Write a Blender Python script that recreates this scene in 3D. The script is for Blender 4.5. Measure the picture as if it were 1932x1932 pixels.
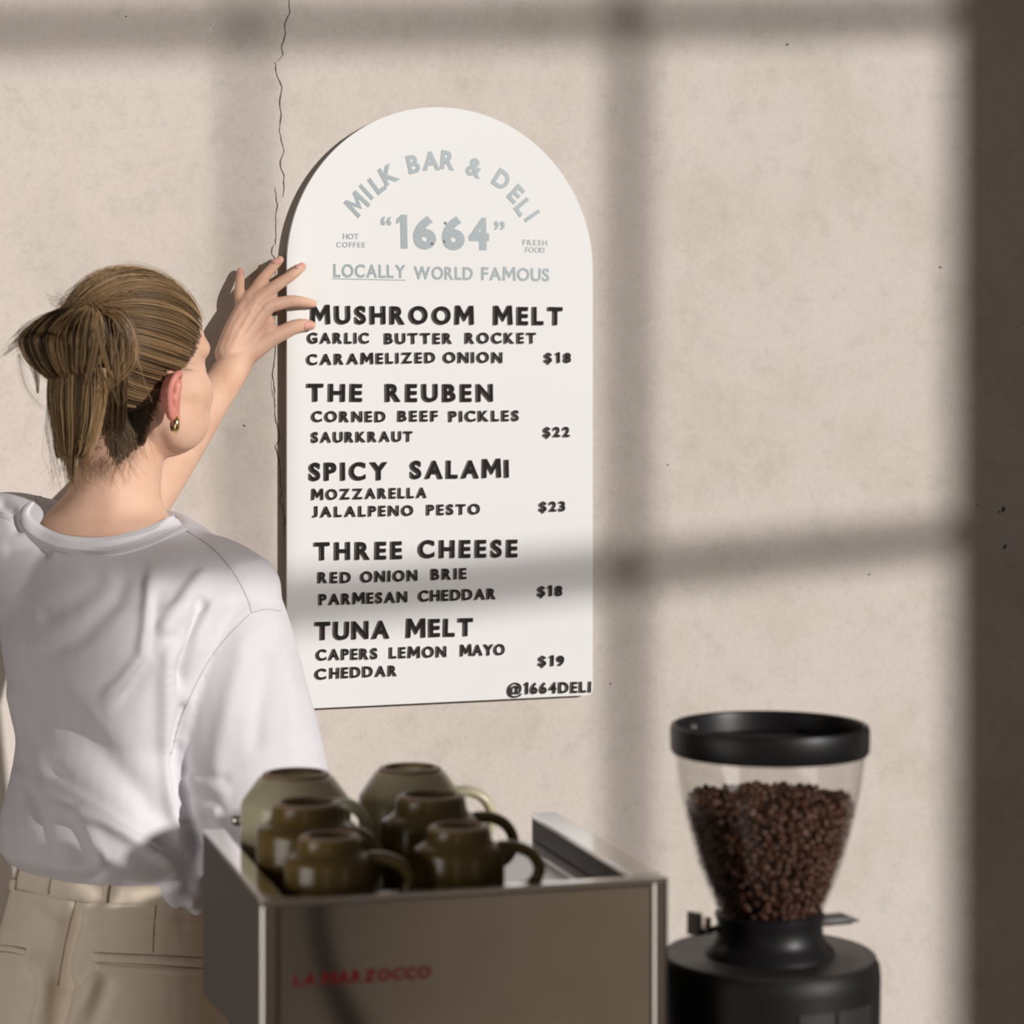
import bpy, bmesh, math, random
import numpy as np
from mathutils import Vector, Matrix
from mathutils.bvhtree import BVHTree

for o in list(bpy.data.objects):
    bpy.data.objects.remove(o)
random.seed(7); rng = np.random.default_rng(7)
SC = bpy.context.scene
COL = SC.collection

# ------------------------------------------------------------------ camera
F = 4500.0; CX = 966.0; HY = 737.0          # focal length in pixels, optical axis column, horizon row
TH = math.radians(20.5); CAMZ = 1.56
FW = Vector((math.sin(TH), math.cos(TH), 0)); RT = Vector((math.cos(TH), -math.sin(TH), 0)); UP = Vector((0, 0, 1))
CAM = Vector((0, 0, CAMZ))
cd = bpy.data.cameras.new('camera'); cam = bpy.data.objects.new('camera', cd); COL.objects.link(cam)
cam.location = CAM; cam.rotation_euler = (math.pi / 2, 0, -TH)
cd.sensor_width = 36; cd.lens = F / 1932 * 36; cd.shift_y = -(966 - HY) / 1932
cd.clip_start = 0.05; cd.clip_end = 60
cd.dof.use_dof = True; cd.dof.focus_distance = 3.05; cd.dof.aperture_fstop = 4.6
SC.camera = cam
# ------------------------------------------------------------------ world, sun, exposure
YW = 3.22                                    # the plaster wall stands at y = YW
SUN_AZ = math.radians(28); SUN_EL = math.radians(14.5)
SD = Vector((-math.sin(SUN_AZ), math.cos(SUN_AZ), -math.tan(SUN_EL)))
w = bpy.data.worlds.new('world'); SC.world = w; w.use_nodes = True
w.node_tree.nodes['Background'].inputs['Color'].default_value = (1.0, 0.89, 0.81, 1)
w.node_tree.nodes['Background'].inputs['Strength'].default_value = 0.085
sl = bpy.data.lights.new('sun', 'SUN'); sun = bpy.data.objects.new('sun', sl); COL.objects.link(sun)
sl.energy = 3.85; sl.angle = math.radians(1.0); sl.color = (1.0, 0.965, 0.93)
sun.rotation_euler = SD.to_track_quat('-Z', 'Y').to_euler(); sun.location = (4, -2, 4)
SC.view_settings.view_transform = 'Standard'; SC.view_settings.look = 'None'
SC.view_settings.exposure = 0.0; SC.view_settings.gamma = 1.0; SC.view_settings.use_curve_mapping = False
SC.cycles.use_denoising = True
SC.cycles.max_bounces = 8; SC.cycles.transparent_max_bounces = 12
SC.cycles.sample_clamp_indirect = 4.0
SC.cycles.caustics_reflective = False; SC.cycles.caustics_refractive = False

al_ = bpy.data.lights.new('left_window_daylight', 'AREA'); alo = bpy.data.objects.new('left_window_daylight', al_); COL.objects.link(alo)  # inferred left window; lowered and brought near as added fill for the trousers
al_.shape = 'RECTANGLE'; al_.size = 1.20; al_.size_y = 1.40; al_.energy = 16; al_.color = (1.0, 0.95, 0.91)
alo.location = (-1.26, 1.50, 0.88); alo.rotation_euler = (math.pi / 2, 0, -math.pi / 2)

sp_ = bpy.data.lights.new('rear_wall_fill', 'SPOT'); spo = bpy.data.objects.new('rear_wall_fill', sp_); COL.objects.link(spo)  # added fill spot, no known lamp: brightens the wall the steel panel mirrors
sp_.energy = 110; sp_.spot_size = math.radians(62); sp_.spot_blend = 1.0; sp_.shadow_soft_size = 0.06; sp_.color = (1.0, 0.88, 0.76)
spo.location = (2.15, -0.95, 2.1); spo.rotation_euler = (Vector((1.95, -1.72, 0.15)) - Vector(spo.location)).to_track_quat('-Z', 'Y').to_euler()

# ------------------------------------------------------------------ helpers
def ray(px, py):
    return FW + RT * ((px - CX) / F) + UP * ((HY - py) / F)
def W(px, py, d):                            # point at depth d along the optical axis
    return CAM + ray(px, py) * d
def PW(px, py, h=0.0):                       # point h metres in front of the plaster wall
    r = ray(px, py); return CAM + r * ((YW - h) / r.y)
def topx(p):
    q = Vector(p) - CAM; d = q.dot(FW)
    return CX + F * q.dot(RT) / d, HY - F * q.z / d, d

def mat(name, col, rough=0.6, metal=0.0, spec=0.5, **k):
    m = bpy.data.materials.new(name); m.use_nodes = True
    b = m.node_tree.nodes['Principled BSDF']
    b.inputs['Base Color'].default_value = (*col, 1); b.inputs['Roughness'].default_value = rough
    b.inputs['Metallic'].default_value = metal; b.inputs['Specular IOR Level'].default_value = spec
    for kk, v in k.items():
        b.inputs[kk.replace('_', ' ')].default_value = v
    return m
def nodes(m):
    return m.node_tree.nodes, m.node_tree.links, m.node_tree.nodes['Principled BSDF']
def noise(m, scale, detail=4, rough=0.55, vec=None):
    n, l, b = nodes(m); t = n.new('ShaderNodeTexNoise')
    t.inputs['Scale'].default_value = scale; t.inputs['Detail'].default_value = detail; t.inputs['Roughness'].default_value = rough
    if vec is None:
        c = n.new('ShaderNodeTexCoord'); vec = c.outputs['Object']
    l.new(vec, t.inputs['Vector']); return t
def ramp(m, fac, stops):
    n, l, b = nodes(m); r = n.new('ShaderNodeValToRGB')
    while len(r.color_ramp.elements) < len(stops): r.color_ramp.elements.new(0.5)
    for e, (p, c) in zip(r.color_ramp.elements, stops): e.position = p; e.color = (*c, 1)
    l.new(fac, r.inputs['Fac']); return r
def bump(m, fac, strength, dist):
    n, l, b = nodes(m); t = n.new('ShaderNodeBump'); t.inputs['Strength'].default_value = strength; t.inputs['Distance'].default_value = dist
    l.new(fac, t.inputs['Height']); l.new(t.outputs['Normal'], b.inputs['Normal']); return t
def mixc(m, fac, a, b_, mode='MIX'):
    n, l, b = nodes(m); t = n.new('ShaderNodeMix'); t.data_type = 'RGBA'; t.blend_type = mode
    if isinstance(fac, float): t.inputs[0].default_value = fac
    else: l.new(fac, t.inputs[0])
    for s, v in ((6, a), (7, b_)):
        if isinstance(v, tuple): t.inputs[s].default_value = (*v, 1)
        else: l.new(v, t.inputs[s])
    return t.outputs[2]

def link(name, me, m=None, parent=None, smooth=False):
    me.name = name
    if m is not None:
        me.materials.clear(); me.materials.append(m)
    if smooth:
        me.polygons.foreach_set('use_smooth', [True] * len(me.polygons))
    o = bpy.data.objects.new(name, me); COL.objects.link(o)
    if parent is not None:
        o.parent = parent; o.matrix_parent_inverse = parent.matrix_world.inverted()
    return o
def obj(name, bm, m=None, parent=None, smooth=False, auto=None):
    bmesh.ops.recalc_face_normals(bm, faces=bm.faces[:])
    me = bpy.data.meshes.new(name); bm.to_mesh(me); bm.free()
    if auto is not None:
        me.polygons.foreach_set('use_smooth', [True] * len(me.polygons))
        me.set_sharp_from_angle(angle=math.radians(auto))
    return link(name, me, m, parent, smooth)
def thing(name, label, cat, loc=(0, 0, 0), rz=0.0, group=None):
    o = bpy.data.objects.new(name, None); COL.objects.link(o); o.empty_display_size = 0.05
    o.location = loc; o.rotation_euler = (0, 0, rz); tag(o, label, cat, group)
    bpy.context.view_layer.update(); return o
def tag(o, label=None, cat=None, group=None, kind=None):
    if label: o['label'] = label
    if cat: o['category'] = cat
    if group: o['group'] = group
    if kind: o['kind'] = kind
    return o
def struct(name, bm, m, parent=None, **k):
    o = obj(name, bm, m, parent, **k)
    if parent is None: o['kind'] = 'structure'
    return o

def box(bm, lo, hi, M=None, bev=0.0, seg=2):
    lo = Vector(lo); hi = Vector(hi); c = (lo + hi) / 2; s = hi - lo
    g = bmesh.ops.create_cube(bm, size=1.0, matrix=Matrix.Translation(c) @ Matrix.Diagonal((*s, 1)))
    vs = g['verts']
    if bev > 0:
        es = list({e for v in vs for e in v.link_edges})
        r = bmesh.ops.bevel(bm, geom=es, offset=bev, segments=seg, profile=0.5, affect='EDGES')
        vs = list({v for f in r['faces'] for v in f.verts} | {v for v in vs if v.is_valid})
        fs = set()
        for v in vs:
            for f in v.link_faces: fs.add(f)
        vs = list({v for f in fs for v in f.verts})
    if M is not None: bmesh.ops.transform(bm, matrix=M, verts=vs)
    return vs
def loft(bm, rings, cap=True):
    """rings: lists of equally many points; quads between, fans at the ends."""
    R = [[bm.verts.new(p) for p in r] for r in rings]; n = len(R[0])
    for a, b in zip(R, R[1:]):
        for i in range(n):
            bm.faces.new((a[i], a[(i + 1) % n], b[(i + 1) % n], b[i]))
    if cap:
        for r in (R[0], R[-1]):
            c = sum((v.co for v in r), Vector()) / n; cv = bm.verts.new(c)
            for i in range(n): bm.faces.new((r[i], r[(i + 1) % n], cv))
    return R
def ering(c, A, B, n=20, tilt=0.0, p=1.0):
    out = []
    for i in range(n):
        t = 2 * math.pi * i / n; ct, st = math.cos(t), math.sin(t)
        if p != 1.0:
            ct = math.copysign(abs(ct) ** p, ct); st = math.copysign(abs(st) ** p, st)
        out.append(c + A * ct + B * st + UP * (tilt * B.length * st))
    return out
def catmull(pts, k=6):
    pts = [np.array(p, float) for p in pts]; out = []
    P = [2 * pts[0] - pts[1]] + pts + [2 * pts[-1] - pts[-2]]
    for i in range(1, len(P) - 2):
        for j in range(k):
            t = j / k
            out.append(0.5 * (2 * P[i] + (P[i + 1] - P[i - 1]) * t + (2 * P[i - 1] - 5 * P[i] + 4 * P[i + 1] - P[i + 2]) * t * t + (3 * P[i] - P[i - 1] - 3 * P[i + 1] + P[i + 2]) * t ** 3))
    out.append(pts[-1]); return out
def tube(bm, pts, rad, n=14, round_ends=True, k=1, flat=1.0, up=None):
    """a tube along pts with a radius per point; ends closed as domes."""
    if not hasattr(rad, '__len__'): rad = [rad] * len(pts)
    q = [(*p, r) for p, r in zip(pts, rad)]
    if k > 1: q = catmull(q, k)
    pts = [Vector(x[:3]) for x in q]; rad = [float(x[3]) for x in q]
    T = []
    for i in range(len(pts)):
        a = pts[max(i - 1, 0)]; b = pts[min(i + 1, len(pts) - 1)]; T.append((b - a).normalized())
    nrm = Vector(up) if up is not None else (Vector((0, 0, 1)) if abs(T[0].z) < 0.9 else Vector((1, 0, 0)))
    rings = []
    def ring(c, t, r):
        nonlocal nrm
        nrm = (nrm - t * nrm.dot(t)).normalized(); bi = t.cross(nrm)
        return [c + nrm * (r * flat * math.cos(2 * math.pi * i / n)) + bi * (r * math.sin(2 * math.pi * i / n)) for i in range(n)]
    if round_ends:
        for a in (75, 45, 20):
            rings.append(ring(pts[0] - T[0] * rad[0] * math.sin(math.radians(a)), T[0], rad[0] * math.cos(math.radians(a))))
    for c, t, r in zip(pts, T, rad): rings.append(ring(c, t, r))
    if round_ends:
        for a in (20, 45, 75):
            rings.append(ring(pts[-1] + T[-1] * rad[-1] * math.sin(math.radians(a)), T[-1], rad[-1] * math.cos(math.radians(a))))
    loft(bm, rings)
def ell(bm, c, A, B, C, n=24):
    M = Matrix((A, B, C)).transposed().to_4x4(); M.translation = c
    bmesh.ops.create_uvsphere(bm, u_segments=n, v_segments=n // 2, radius=1.0, matrix=M)
def lathe(bm, prof, n=48, c=(0, 0, 0), closed=False):
    """prof: (r, z) pairs. open profiles run from the axis to the axis."""
    rings = []
    for r, z in prof:
        if r < 1e-6: rings.append([bm.verts.new((c[0], c[1], c[2] + z))])
        else: rings.append([bm.verts.new((c[0] + r * math.cos(2 * math.pi * i / n), c[1] + r * math.sin(2 * math.pi * i / n), c[2] + z)) for i in range(n)])
    pairs = list(zip(rings, rings[1:]))
    if closed: pairs.append((rings[-1], rings[0]))
    for a, b in pairs:
        for i in range(n):
            j = (i + 1) % n
            if len(a) == 1 and len(b) == 1: continue
            if len(a) == 1: bm.faces.new((a[0], b[j], b[i]))
            elif len(b) == 1: bm.faces.new((a[i], a[j], b[0]))
            else: bm.faces.new((a[i], a[j], b[j], b[i]))
def prism(bm, pts, depth):
    """pts: points of one flat outline; depth: extrusion vector."""
    a = [bm.verts.new(p) for p in pts]; b = [bm.verts.new(Vector(p) + Vector(depth)) for p in pts]
    bm.faces.new(a); bm.faces.new(b[::-1])
    for i in range(len(a)):
        j = (i + 1) % len(a); bm.faces.new((a[i], b[i], b[j], a[j]))
def remesh(bm, voxel, smooth=4, fac=0.5):
    """one continuous skin around everything in bm."""
    bmesh.ops.recalc_face_normals(bm, faces=bm.faces[:])
    me = bpy.data.meshes.new('tmp'); bm.to_mesh(me); bm.free()
    o = bpy.data.objects.new('tmp', me); COL.objects.link(o)
    r = o.modifiers.new('r', 'REMESH'); r.mode = 'VOXEL'; r.voxel_size = voxel
    if smooth:
        s = o.modifiers.new('s', 'SMOOTH'); s.iterations = smooth; s.factor = fac
    dg = bpy.context.evaluated_depsgraph_get()
    out = bpy.data.meshes.new_from_object(o.evaluated_get(dg))
    bpy.data.objects.remove(o); bpy.data.meshes.remove(me)
    return out
def coords(me):
    a = np.empty(len(me.vertices) * 3); me.vertices.foreach_get('co', a); return a.reshape(-1, 3)
def normals(me):
    a = np.empty(len(me.vertices) * 3); me.vertex_normals.foreach_get('vector', a); return a.reshape(-1, 3)
def setco(me, a):
    me.vertices.foreach_set('co', np.ascontiguousarray(a).ravel()); me.update()
CAMN = np.array(CAM); FWN = np.array(FW); RTN = np.array(RT)
def projpx(a):
    q = a - CAMN; d = q @ FWN
    return np.stack([CX + F * (q @ RTN) / d, HY - F * q[:, 2] / d], 1), d
def polydist(p, line):
    """distance of points p (n,2) to a polyline, side of it, and place along it 0..1"""
    best = np.full(len(p), 1e9); side = np.zeros(len(p)); along = np.zeros(len(p))
    L = np.array(line, float); seg = np.linalg.norm(np.diff(L, axis=0), axis=1); tot = seg.sum(); acc = 0
    for i in range(len(L) - 1):
        a, b = L[i], L[i + 1]; ab = b - a
        t = np.clip(((p - a) @ ab) / (ab @ ab), 0, 1); c = a + t[:, None] * ab
        d = np.linalg.norm(p - c, axis=1); k = d < best
        cr = ab[0] * (p[:, 1] - a[1]) - ab[1] * (p[:, 0] - a[0])
        best[k] = d[k]; side[k] = np.sign(cr[k]); along[k] = ((acc + t * seg[i]) / tot)[k]; acc += seg[i]
    return best, side, along
def folds(me, lines, toward=True):
    """press real creases into cloth: each line is (points, height in m, width)."""
    for pts, amp, wd in lines:
        co = coords(me); nr = normals(me); px, d = projpx(co)
        face = np.clip(-(nr @ FWN) * 2.5, 0, 1)
        dist, side, al = polydist(px, pts)
        e = np.minimum(al, 1 - al); taper = np.clip(e / 0.18, 0, 1); taper = taper * taper * (3 - 2 * taper)
        if isinstance(wd, tuple): wds = np.where(side > 0, wd[0], wd[1])
        else: wds = wd
        k = amp * np.exp(-(dist / wds) ** 2) * taper * face
        setco(me, co + nr * k[:, None])
def bvh(me):
    return BVHTree.FromPolygons([v.co.copy() for v in me.vertices], [tuple(p.vertices) for p in me.polygons])
def hit(trees, px, py, lift=0.0):
    """the surface seen at a pixel: point and normal (a place on the model, not on the lens)."""
    best = None; r = ray(px, py).normalized()
    for t in (trees if isinstance(trees, list) else [trees]):
        h = t.ray_cast(CAM, r)
        if h[0] is not None and (best is None or h[3] < best[3]): best = h
    if best is None: return None, None
    n = best[1] if best[1].dot(r) < 0 else -best[1]
    return best[0] + n * lift, n

# ------------------------------------------------------------------ room: plaster wall, floor, window wall
m_wall = mat('plaster', (0.5, 0.45, 0.4), 0.85, spec=0.2)
n1 = noise(m_wall, 5.0, 6, 0.6); n2 = noise(m_wall, 26.0, 5, 0.65); n3 = noise(m_wall, 170.0, 3, 0.6)
r1 = ramp(m_wall, n1.outputs['Fac'], [(0.30, (0.50, 0.455, 0.403)), (0.5, (0.562, 0.503, 0.457)), (0.72, (0.585, 0.526, 0.481))])
r2 = ramp(m_wall, n2.outputs['Fac'], [(0.34, (0.80, 0.815, 0.80)), (0.47, (1, 1, 1)), (1.0, (1.0, 0.995, 0.99))])
r3 = ramp(m_wall, n3.outputs['Fac'], [(0.30, (0.93, 0.93, 0.93)), (0.5, (1, 1, 1)), (0.8, (1.03, 1.03, 1.03))])
c = mixc(m_wall, 0.38, r1.outputs['Color'], r2.outputs['Color'], 'MULTIPLY'); c = mixc(m_wall, 1.0, c, r3.outputs['Color'], 'MULTIPLY')
nn, ll, bb = nodes(m_wall); ll.new(c, bb.inputs['Base Color']); bump(m_wall, n3.outputs['Fac'], 0.10, 0.002)
bm = bmesh.new(); box(bm, (-2.2, YW, 0), (4.6, YW + 0.15, 3.0)); wall_back = struct('wall_back', bm, m_wall)
m_floor = mat('concrete_floor', (0.20, 0.185, 0.165), 0.7); nf = noise(m_floor, 6, 6)
rf = ramp(m_floor, nf.outputs['Fac'], [(0.3, (0.36, 0.33, 0.295)), (0.7, (0.45, 0.415, 0.375))]); nodes(m_floor)[1].new(rf.outputs['Color'], nodes(m_floor)[2].inputs['Base Color'])
bm = bmesh.new(); box(bm, (-2.2, -3.6, -0.1), (6.0, YW + 0.15, 0)); struct('floor', bm, m_floor)

# the side wall with the other window, out of the picture to the left
m_rear0 = mat('pale_paint_wall', (0.5, 0.46, 0.42), 0.8); nz0 = noise(m_rear0, 8, 4)
rr0 = ramp(m_rear0, nz0.outputs['Fac'], [(0.3, (0.46, 0.42, 0.38)), (0.7, (0.54, 0.50, 0.455))]); nodes(m_rear0)[1].new(rr0.outputs['Color'], nodes(m_rear0)[2].inputs['Base Color'])
bm = bmesh.new()
for lo, hi in (((-1.45, -3.6, 0), (-1.3, 0.88, 3.4)), ((-1.45, 2.12, 0), (-1.3, YW, 3.4)), ((-1.45, 0.88, 0), (-1.3, 2.12, 0.16)), ((-1.45, 0.88, 1.60), (-1.3, 2.12, 3.4))): box(bm, lo, hi)
struct('wall_left', bm, m_rear0)

# window wall behind the camera: its muntins throw the bars of shade on the plaster
BETA = math.radians(15); BD = Vector((math.cos(BETA), math.sin(BETA), 0)); BN = Vector((math.sin(BETA), -math.cos(BETA), 0))
W0 = Vector((PW(1190, 737).x, YW, 0)) - Vector((SD.x, SD.y, 0)) * 5.0
def towin(p):                                # the point of the window plane whose shade falls on wall point p
    p = Vector(p); t = ((W0 - p).dot(BN)) / (-SD.dot(BN)); q = p - SD * t
    return (q - W0).dot(BD), q.z
vb = [towin(PW(x, 640))[0] for x in (1190, 468)]
step = vb[0] - vb[1]
right_jamb = towin(PW(1826, 640))[0]; left_jamb = towin(W(80, 1500, 2.75))[0]
hb = [towin(PW(1250, 1064))[1], towin(PW(1250, 32))[1]]
vst = hb[1] - hb[0]; sill_z = hb[0] - vst; top_z = hb[1] + vst * 0.75
m_rear = mat('grey_paint_wall', (0.33, 0.30, 0.27), 0.8); nz = noise(m_rear, 8, 4)
rr = ramp(m_rear, nz.outputs['Fac'], [(0.3, (0.54, 0.49, 0.44)), (0.7, (0.62, 0.565, 0.51))]); nodes(m_rear)[1].new(rr.outputs['Color'], nodes(m_rear)[2].inputs['Base Color'])
MW = Matrix.Translation(W0) @ Matrix.Rotation(BETA, 4, 'Z')
bm = bmesh.new()
for lo, hi in (((-4.6, -0.12, 0), (left_jamb, 0, 4.6)), ((right_jamb, -0.12, 0), (1.9, 0, 4.6)), ((left_jamb, -0.12, 0), (right_jamb, 0, sill_z)), ((left_jamb, -0.12, top_z), (right_jamb, 0, 4.6))):
    box(bm, lo, hi, MW)
struct('wall_rear', bm, m_rear)
m_win = mat('window_paint', (0.30, 0.28, 0.26), 0.5)
we = bpy.data.objects.new('window_1', None); COL.objects.link(we); we['kind'] = 'structure'; we.location = W0; we.rotation_euler = (0, 0, BETA); bpy.context.view_layer.update()
for i, s in enumerate(vb):
    q = (0.016, 0.009)[i]; bm = bmesh.new(); box(bm, (s - q, -0.03, sill_z), (s + q, 0, top_z), MW); obj('muntin', bm, m_win, we)
for z in hb:
    bm = bmesh.new(); box(bm, (left_jamb, -0.028, z - 0.021), (right_jamb, -0.002, z + 0.021), MW); obj('muntin', bm, m_win, we)

# the crack, the drill holes and the scratch in the plaster
m_crack = mat('crack_gap', (0.035, 0.028, 0.022), 0.9)
def crack(name, path, wd):
    bm = bmesh.new(); pts = []
    for i, (a, b) in enumerate(zip(path, path[1:])):
        n = max(2, int(math.dist(a, b) / 6))
        for j in range(n):
            t = j / n; pts.append((a[0] + (b[0] - a[0]) * t + random.uniform(-1.1, 1.1) * (j > 0), a[1] + (b[1] - a[1]) * t))
    pts.append(path[-1])
    ws = [wd * random.uniform(0.45, 1.25) * (min(1, 0.35 + i / 6) * min(1, 0.3 + (len(pts) - i) / 8)) for i in range(len(pts))]
    L = [bm.verts.new(PW(x - q, y, 0.0006)) for (x, y), q in zip(pts, ws)]; R = [bm.verts.new(PW(x + q, y, 0.0006)) for (x, y), q in zip(pts, ws)]
    for i in range(len(pts) - 1): bm.faces.new((L[i], R[i], R[i + 1], L[i + 1]))
    return obj(name, bm, m_crack, wall_back)
crack('crack', [(545, -8), (547, 25), (537, 45), (539, 63), (531, 90), (534, 103), (528, 111), (519, 117), (521, 135), (526, 150), (532, 165), (528, 190), (531, 215), (527, 248), (536, 285), (529, 305), (531, 320), (536, 331), (536, 350), (534, 372)], 0.85)
crack('crack', [(519, 352), (521, 370), (524, 388), (521, 402), (521, 416), (521, 440), (520, 460), (514, 466), (513, 480), (519, 490), (521, 500), (517, 560), (520, 640), (517, 690), (514, 705), (517, 720), (518, 760), (520, 790), (528, 828), (519, 842), (524, 860), (529, 885), (528, 910), (532, 925), (528, 945), (534, 962), (537, 990), (535, 1015)], 0.75)
crack('crack', [(513, 715), (512, 733), (516, 752), (518, 768)], 0.5)
m_hole = mat('hole_dark', (0.02, 0.016, 0.013), 0.9)
m_chip = mat('chip_pale', (0.66, 0.62, 0.57), 0.9)
def spot(px, py, a, b, rot, m=m_hole, name='hole'):
    bm = bmesh.new(); vs = []
    for i in range(12):
        t = 2 * math.pi * i / 12; k = random.uniform(0.75, 1.2); u, v = a * k * math.cos(t), b * k * math.sin(t)
        vs.append(bm.verts.new(PW(px + u * math.cos(rot) - v * math.sin(rot), py + u * math.sin(rot) + v * math.cos(rot), 0.0008)))
    bm.faces.new(vs); obj(name, bm, m, wall_back)
spot(1893, 961, 3.2, 5.5, 0.25); spot(1885, 966, 2.0, 2.8, 0.3); spot(1896, 1032, 2.4, 6, 0.5); spot(1845, 953, 1.6, 1.4, 0); spot(1856, 996, 1.8, 1.2, 0)
spot(1486, 84, 2, 2, 0); spot(1774, 504, 2.2, 2.4, 0); spot(1918, 618, 1.6, 1.6, 0); spot(461, 803, 3.2, 0.8, 0.8); spot(1260, 877, 2, 0.9, 0.5); spot(1152, 1290, 1.4, 1.4, 0); spot(238, 31, 1.4, 1.4, 0); spot(1640, 1084, 1.6, 1.6, 0)
spot(400, 50, 1.6, 18, 0.45, m_chip, 'scratch'); spot(393, 56, 1.6, 9, 0.7, m_chip, 'scratch'); spot(1706, 1066, 1.4, 3.2, 0.3, m_chip, 'scratch')

# ------------------------------------------------------------------ the menu sign
HS = 0.0172                                  # sign face, metres off the plaster
def PS(px, py): return PW(px, py, HS)
m_sign = mat('sign_white', (0.725, 0.72, 0.71), 0.5, spec=0.12)
m_signedge = mat('sign_edge', (0.66, 0.655, 0.64), 0.5)
xl = PS(541.5, HY).x; xr = PS(1118.5, HY).x; RAD = (xr - xl) / 2; xc = (xl + xr) / 2
ztop = PS(828, 202).z; zc = ztop - RAD; zb = PS(583, 1337).z
out = [(xl + 0.008 - 0.008 * math.sin(a), zb + 0.008 - 0.008 * math.cos(a)) for a in [math.pi / 2 * i / 6 for i in range(7)]]
out += [(xc - RAD * math.cos(a), zc + RAD * math.sin(a)) for a in [math.pi * i / 90 for i in range(91)]]
out += [(xr - 0.008 + 0.008 * math.cos(a), zb + 0.008 - 0.008 * math.sin(a)) for a in [math.pi / 2 * i / 6 for i in range(7)]]
bm = bmesh.new(); prism(bm, [Vector((x, YW - HS, z)) for x, z in out], (0, 0.006, 0))
es = [e for e in bm.edges if all(abs(v.co.y - (YW - HS)) < 1e-6 for v in e.verts)]
bmesh.ops.bevel(bm, geom=es, offset=0.0008, segments=2, affect='EDGES')
sign = obj('menu_sign', bm, m_sign, None, auto=40)
tag(sign, 'tall white arch-topped menu board hung on the plaster wall', 'sign')
for x, z in ((xl + 0.11, zc), (xr - 0.11, zc), (xl + 0.11, zb + 0.1), (xr - 0.11, zb + 0.1)):
    bm = bmesh.new(); bmesh.ops.create_cone(bm, cap_ends=True, segments=20, radius1=0.012, radius2=0.012, depth=HS - 0.006, matrix=Matrix.Translation((x, YW - (HS - 0.006) / 2, z)) @ Matrix.Rotation(math.pi / 2, 4, 'X'))
    obj('wall_spacer', bm, m_signedge, sign)
bpy.context.view_layer.update()

GLY = {}
def glyph(ch, off, ext):
    """outline of one character, cap height 1, left bottom at the origin, lying in x-z and facing -y."""
    k = (ch, off, ext)
    if k in GLY: return GLY[k]
    if ch in 'M1':                            # a splayed M and a flagged one, drawn by hand
        t = (0.098 + 2 * off) / (0.727 + 2 * off)
        if ch == 'M':
            o_ = [(0, 0), (.03, 1), (.03 + t, 1), (.52, .50), (1.01 - t, 1), (1.01, 1), (1.04, 0), (1.04 - t, 0), (1.02 - t, .66), (.52, .16), (.02 + t, .66), (t, 0)]
        else:
            o_ = [(0, .72), (0, .86), (.17, 1), (.14 + t, 1), (.14 + t, 0), (.14, 0), (.14, .80)]
        bm = bmesh.new(); e = ext / (0.727 + 2 * off); prism(bm, [Vector((x, -e, z)) for x, z in o_], (0, 2 * e, 0))
        bmesh.ops.recalc_face_normals(bm, faces=bm.faces[:]); bmesh.ops.triangulate(bm, faces=bm.faces[:]); me = bpy.data.meshes.new('g'); bm.to_mesh(me); bm.free()
        GLY[k] = (me, max(x for x, z in o_), 1.0); return GLY[k]
    cu = bpy.data.curves.new('g', 'FONT'); cu.body = ch; cu.size = 1.0; cu.offset = off; cu.extrude = ext; cu.resolution_u = 6
    cu.fill_mode = 'BOTH'
    o = bpy.data.objects.new('g', cu); COL.objects.link(o)
    me = bpy.data.meshes.new_from_object(o.evaluated_get(bpy.context.evaluated_depsgraph_get()))
    bpy.data.objects.remove(o); bpy.data.curves.remove(cu)
    a = coords(me); cap = 0.727 + 2 * off
    x0, x1 = a[:, 0].min(), a[:, 0].max()
    if ch == 'J': a[:, 1] = (a[:, 1] - a[:, 1].min()) / np.ptp(a[:, 1]) * cap - off
    b = np.stack([(a[:, 0] - x0) / cap, -(a[:, 2]) / cap, (a[:, 1] + off) / cap], 1)
    setco(me, b); bm = bmesh.new(); bm.from_mesh(me); bmesh.ops.remove_doubles(bm, verts=bm.verts[:], dist=1e-5); bmesh.ops.recalc_face_normals(bm, faces=bm.faces[:]); bm.to_mesh(me); bm.free()
    GLY[k] = (me, (x1 - x0) / cap, b[:, 1].max()); return GLY[k]
def layout(word, px0, px1, by0, by1, cap, off, ext):
    """place the characters of a word between two pixel columns on the sign face."""
    P0, P1 = PS(px0, by0), PS(px1, by1); Wd = (P1 - P0).length; ax = (P1 - P0) / Wd
    hc = (PS((px0 + px1) / 2, (by0 + by1) / 2 - cap) - PS((px0 + px1) / 2, (by0 + by1) / 2)).z
    g = [glyph(c, off * (0.4 if c in '$@' else 1), ext) for c in word]; tot = sum(q[1] for q in g) * hc
    n = len(word); kx = 1.0
    gapmin = 0.10 * hc
    if n > 1:
        gap = (Wd - tot) / (n - 1)
        if gap < gapmin: kx = (Wd - gapmin * (n - 1)) / tot; gap = gapmin
        elif gap > 0.30 * hc:
            kx = min(1.12, (Wd - 0.30 * hc * (n - 1)) / tot); gap = (Wd - tot * kx) / (n - 1)
    else: gap = 0; kx = Wd / tot
    res = []; x = 0
    for c, q in zip(word, g):
        res.append((c, q[0], P0 + ax * x, ax, hc, kx, q[2])); x += q[1] * hc * kx + gap
    return res

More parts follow.
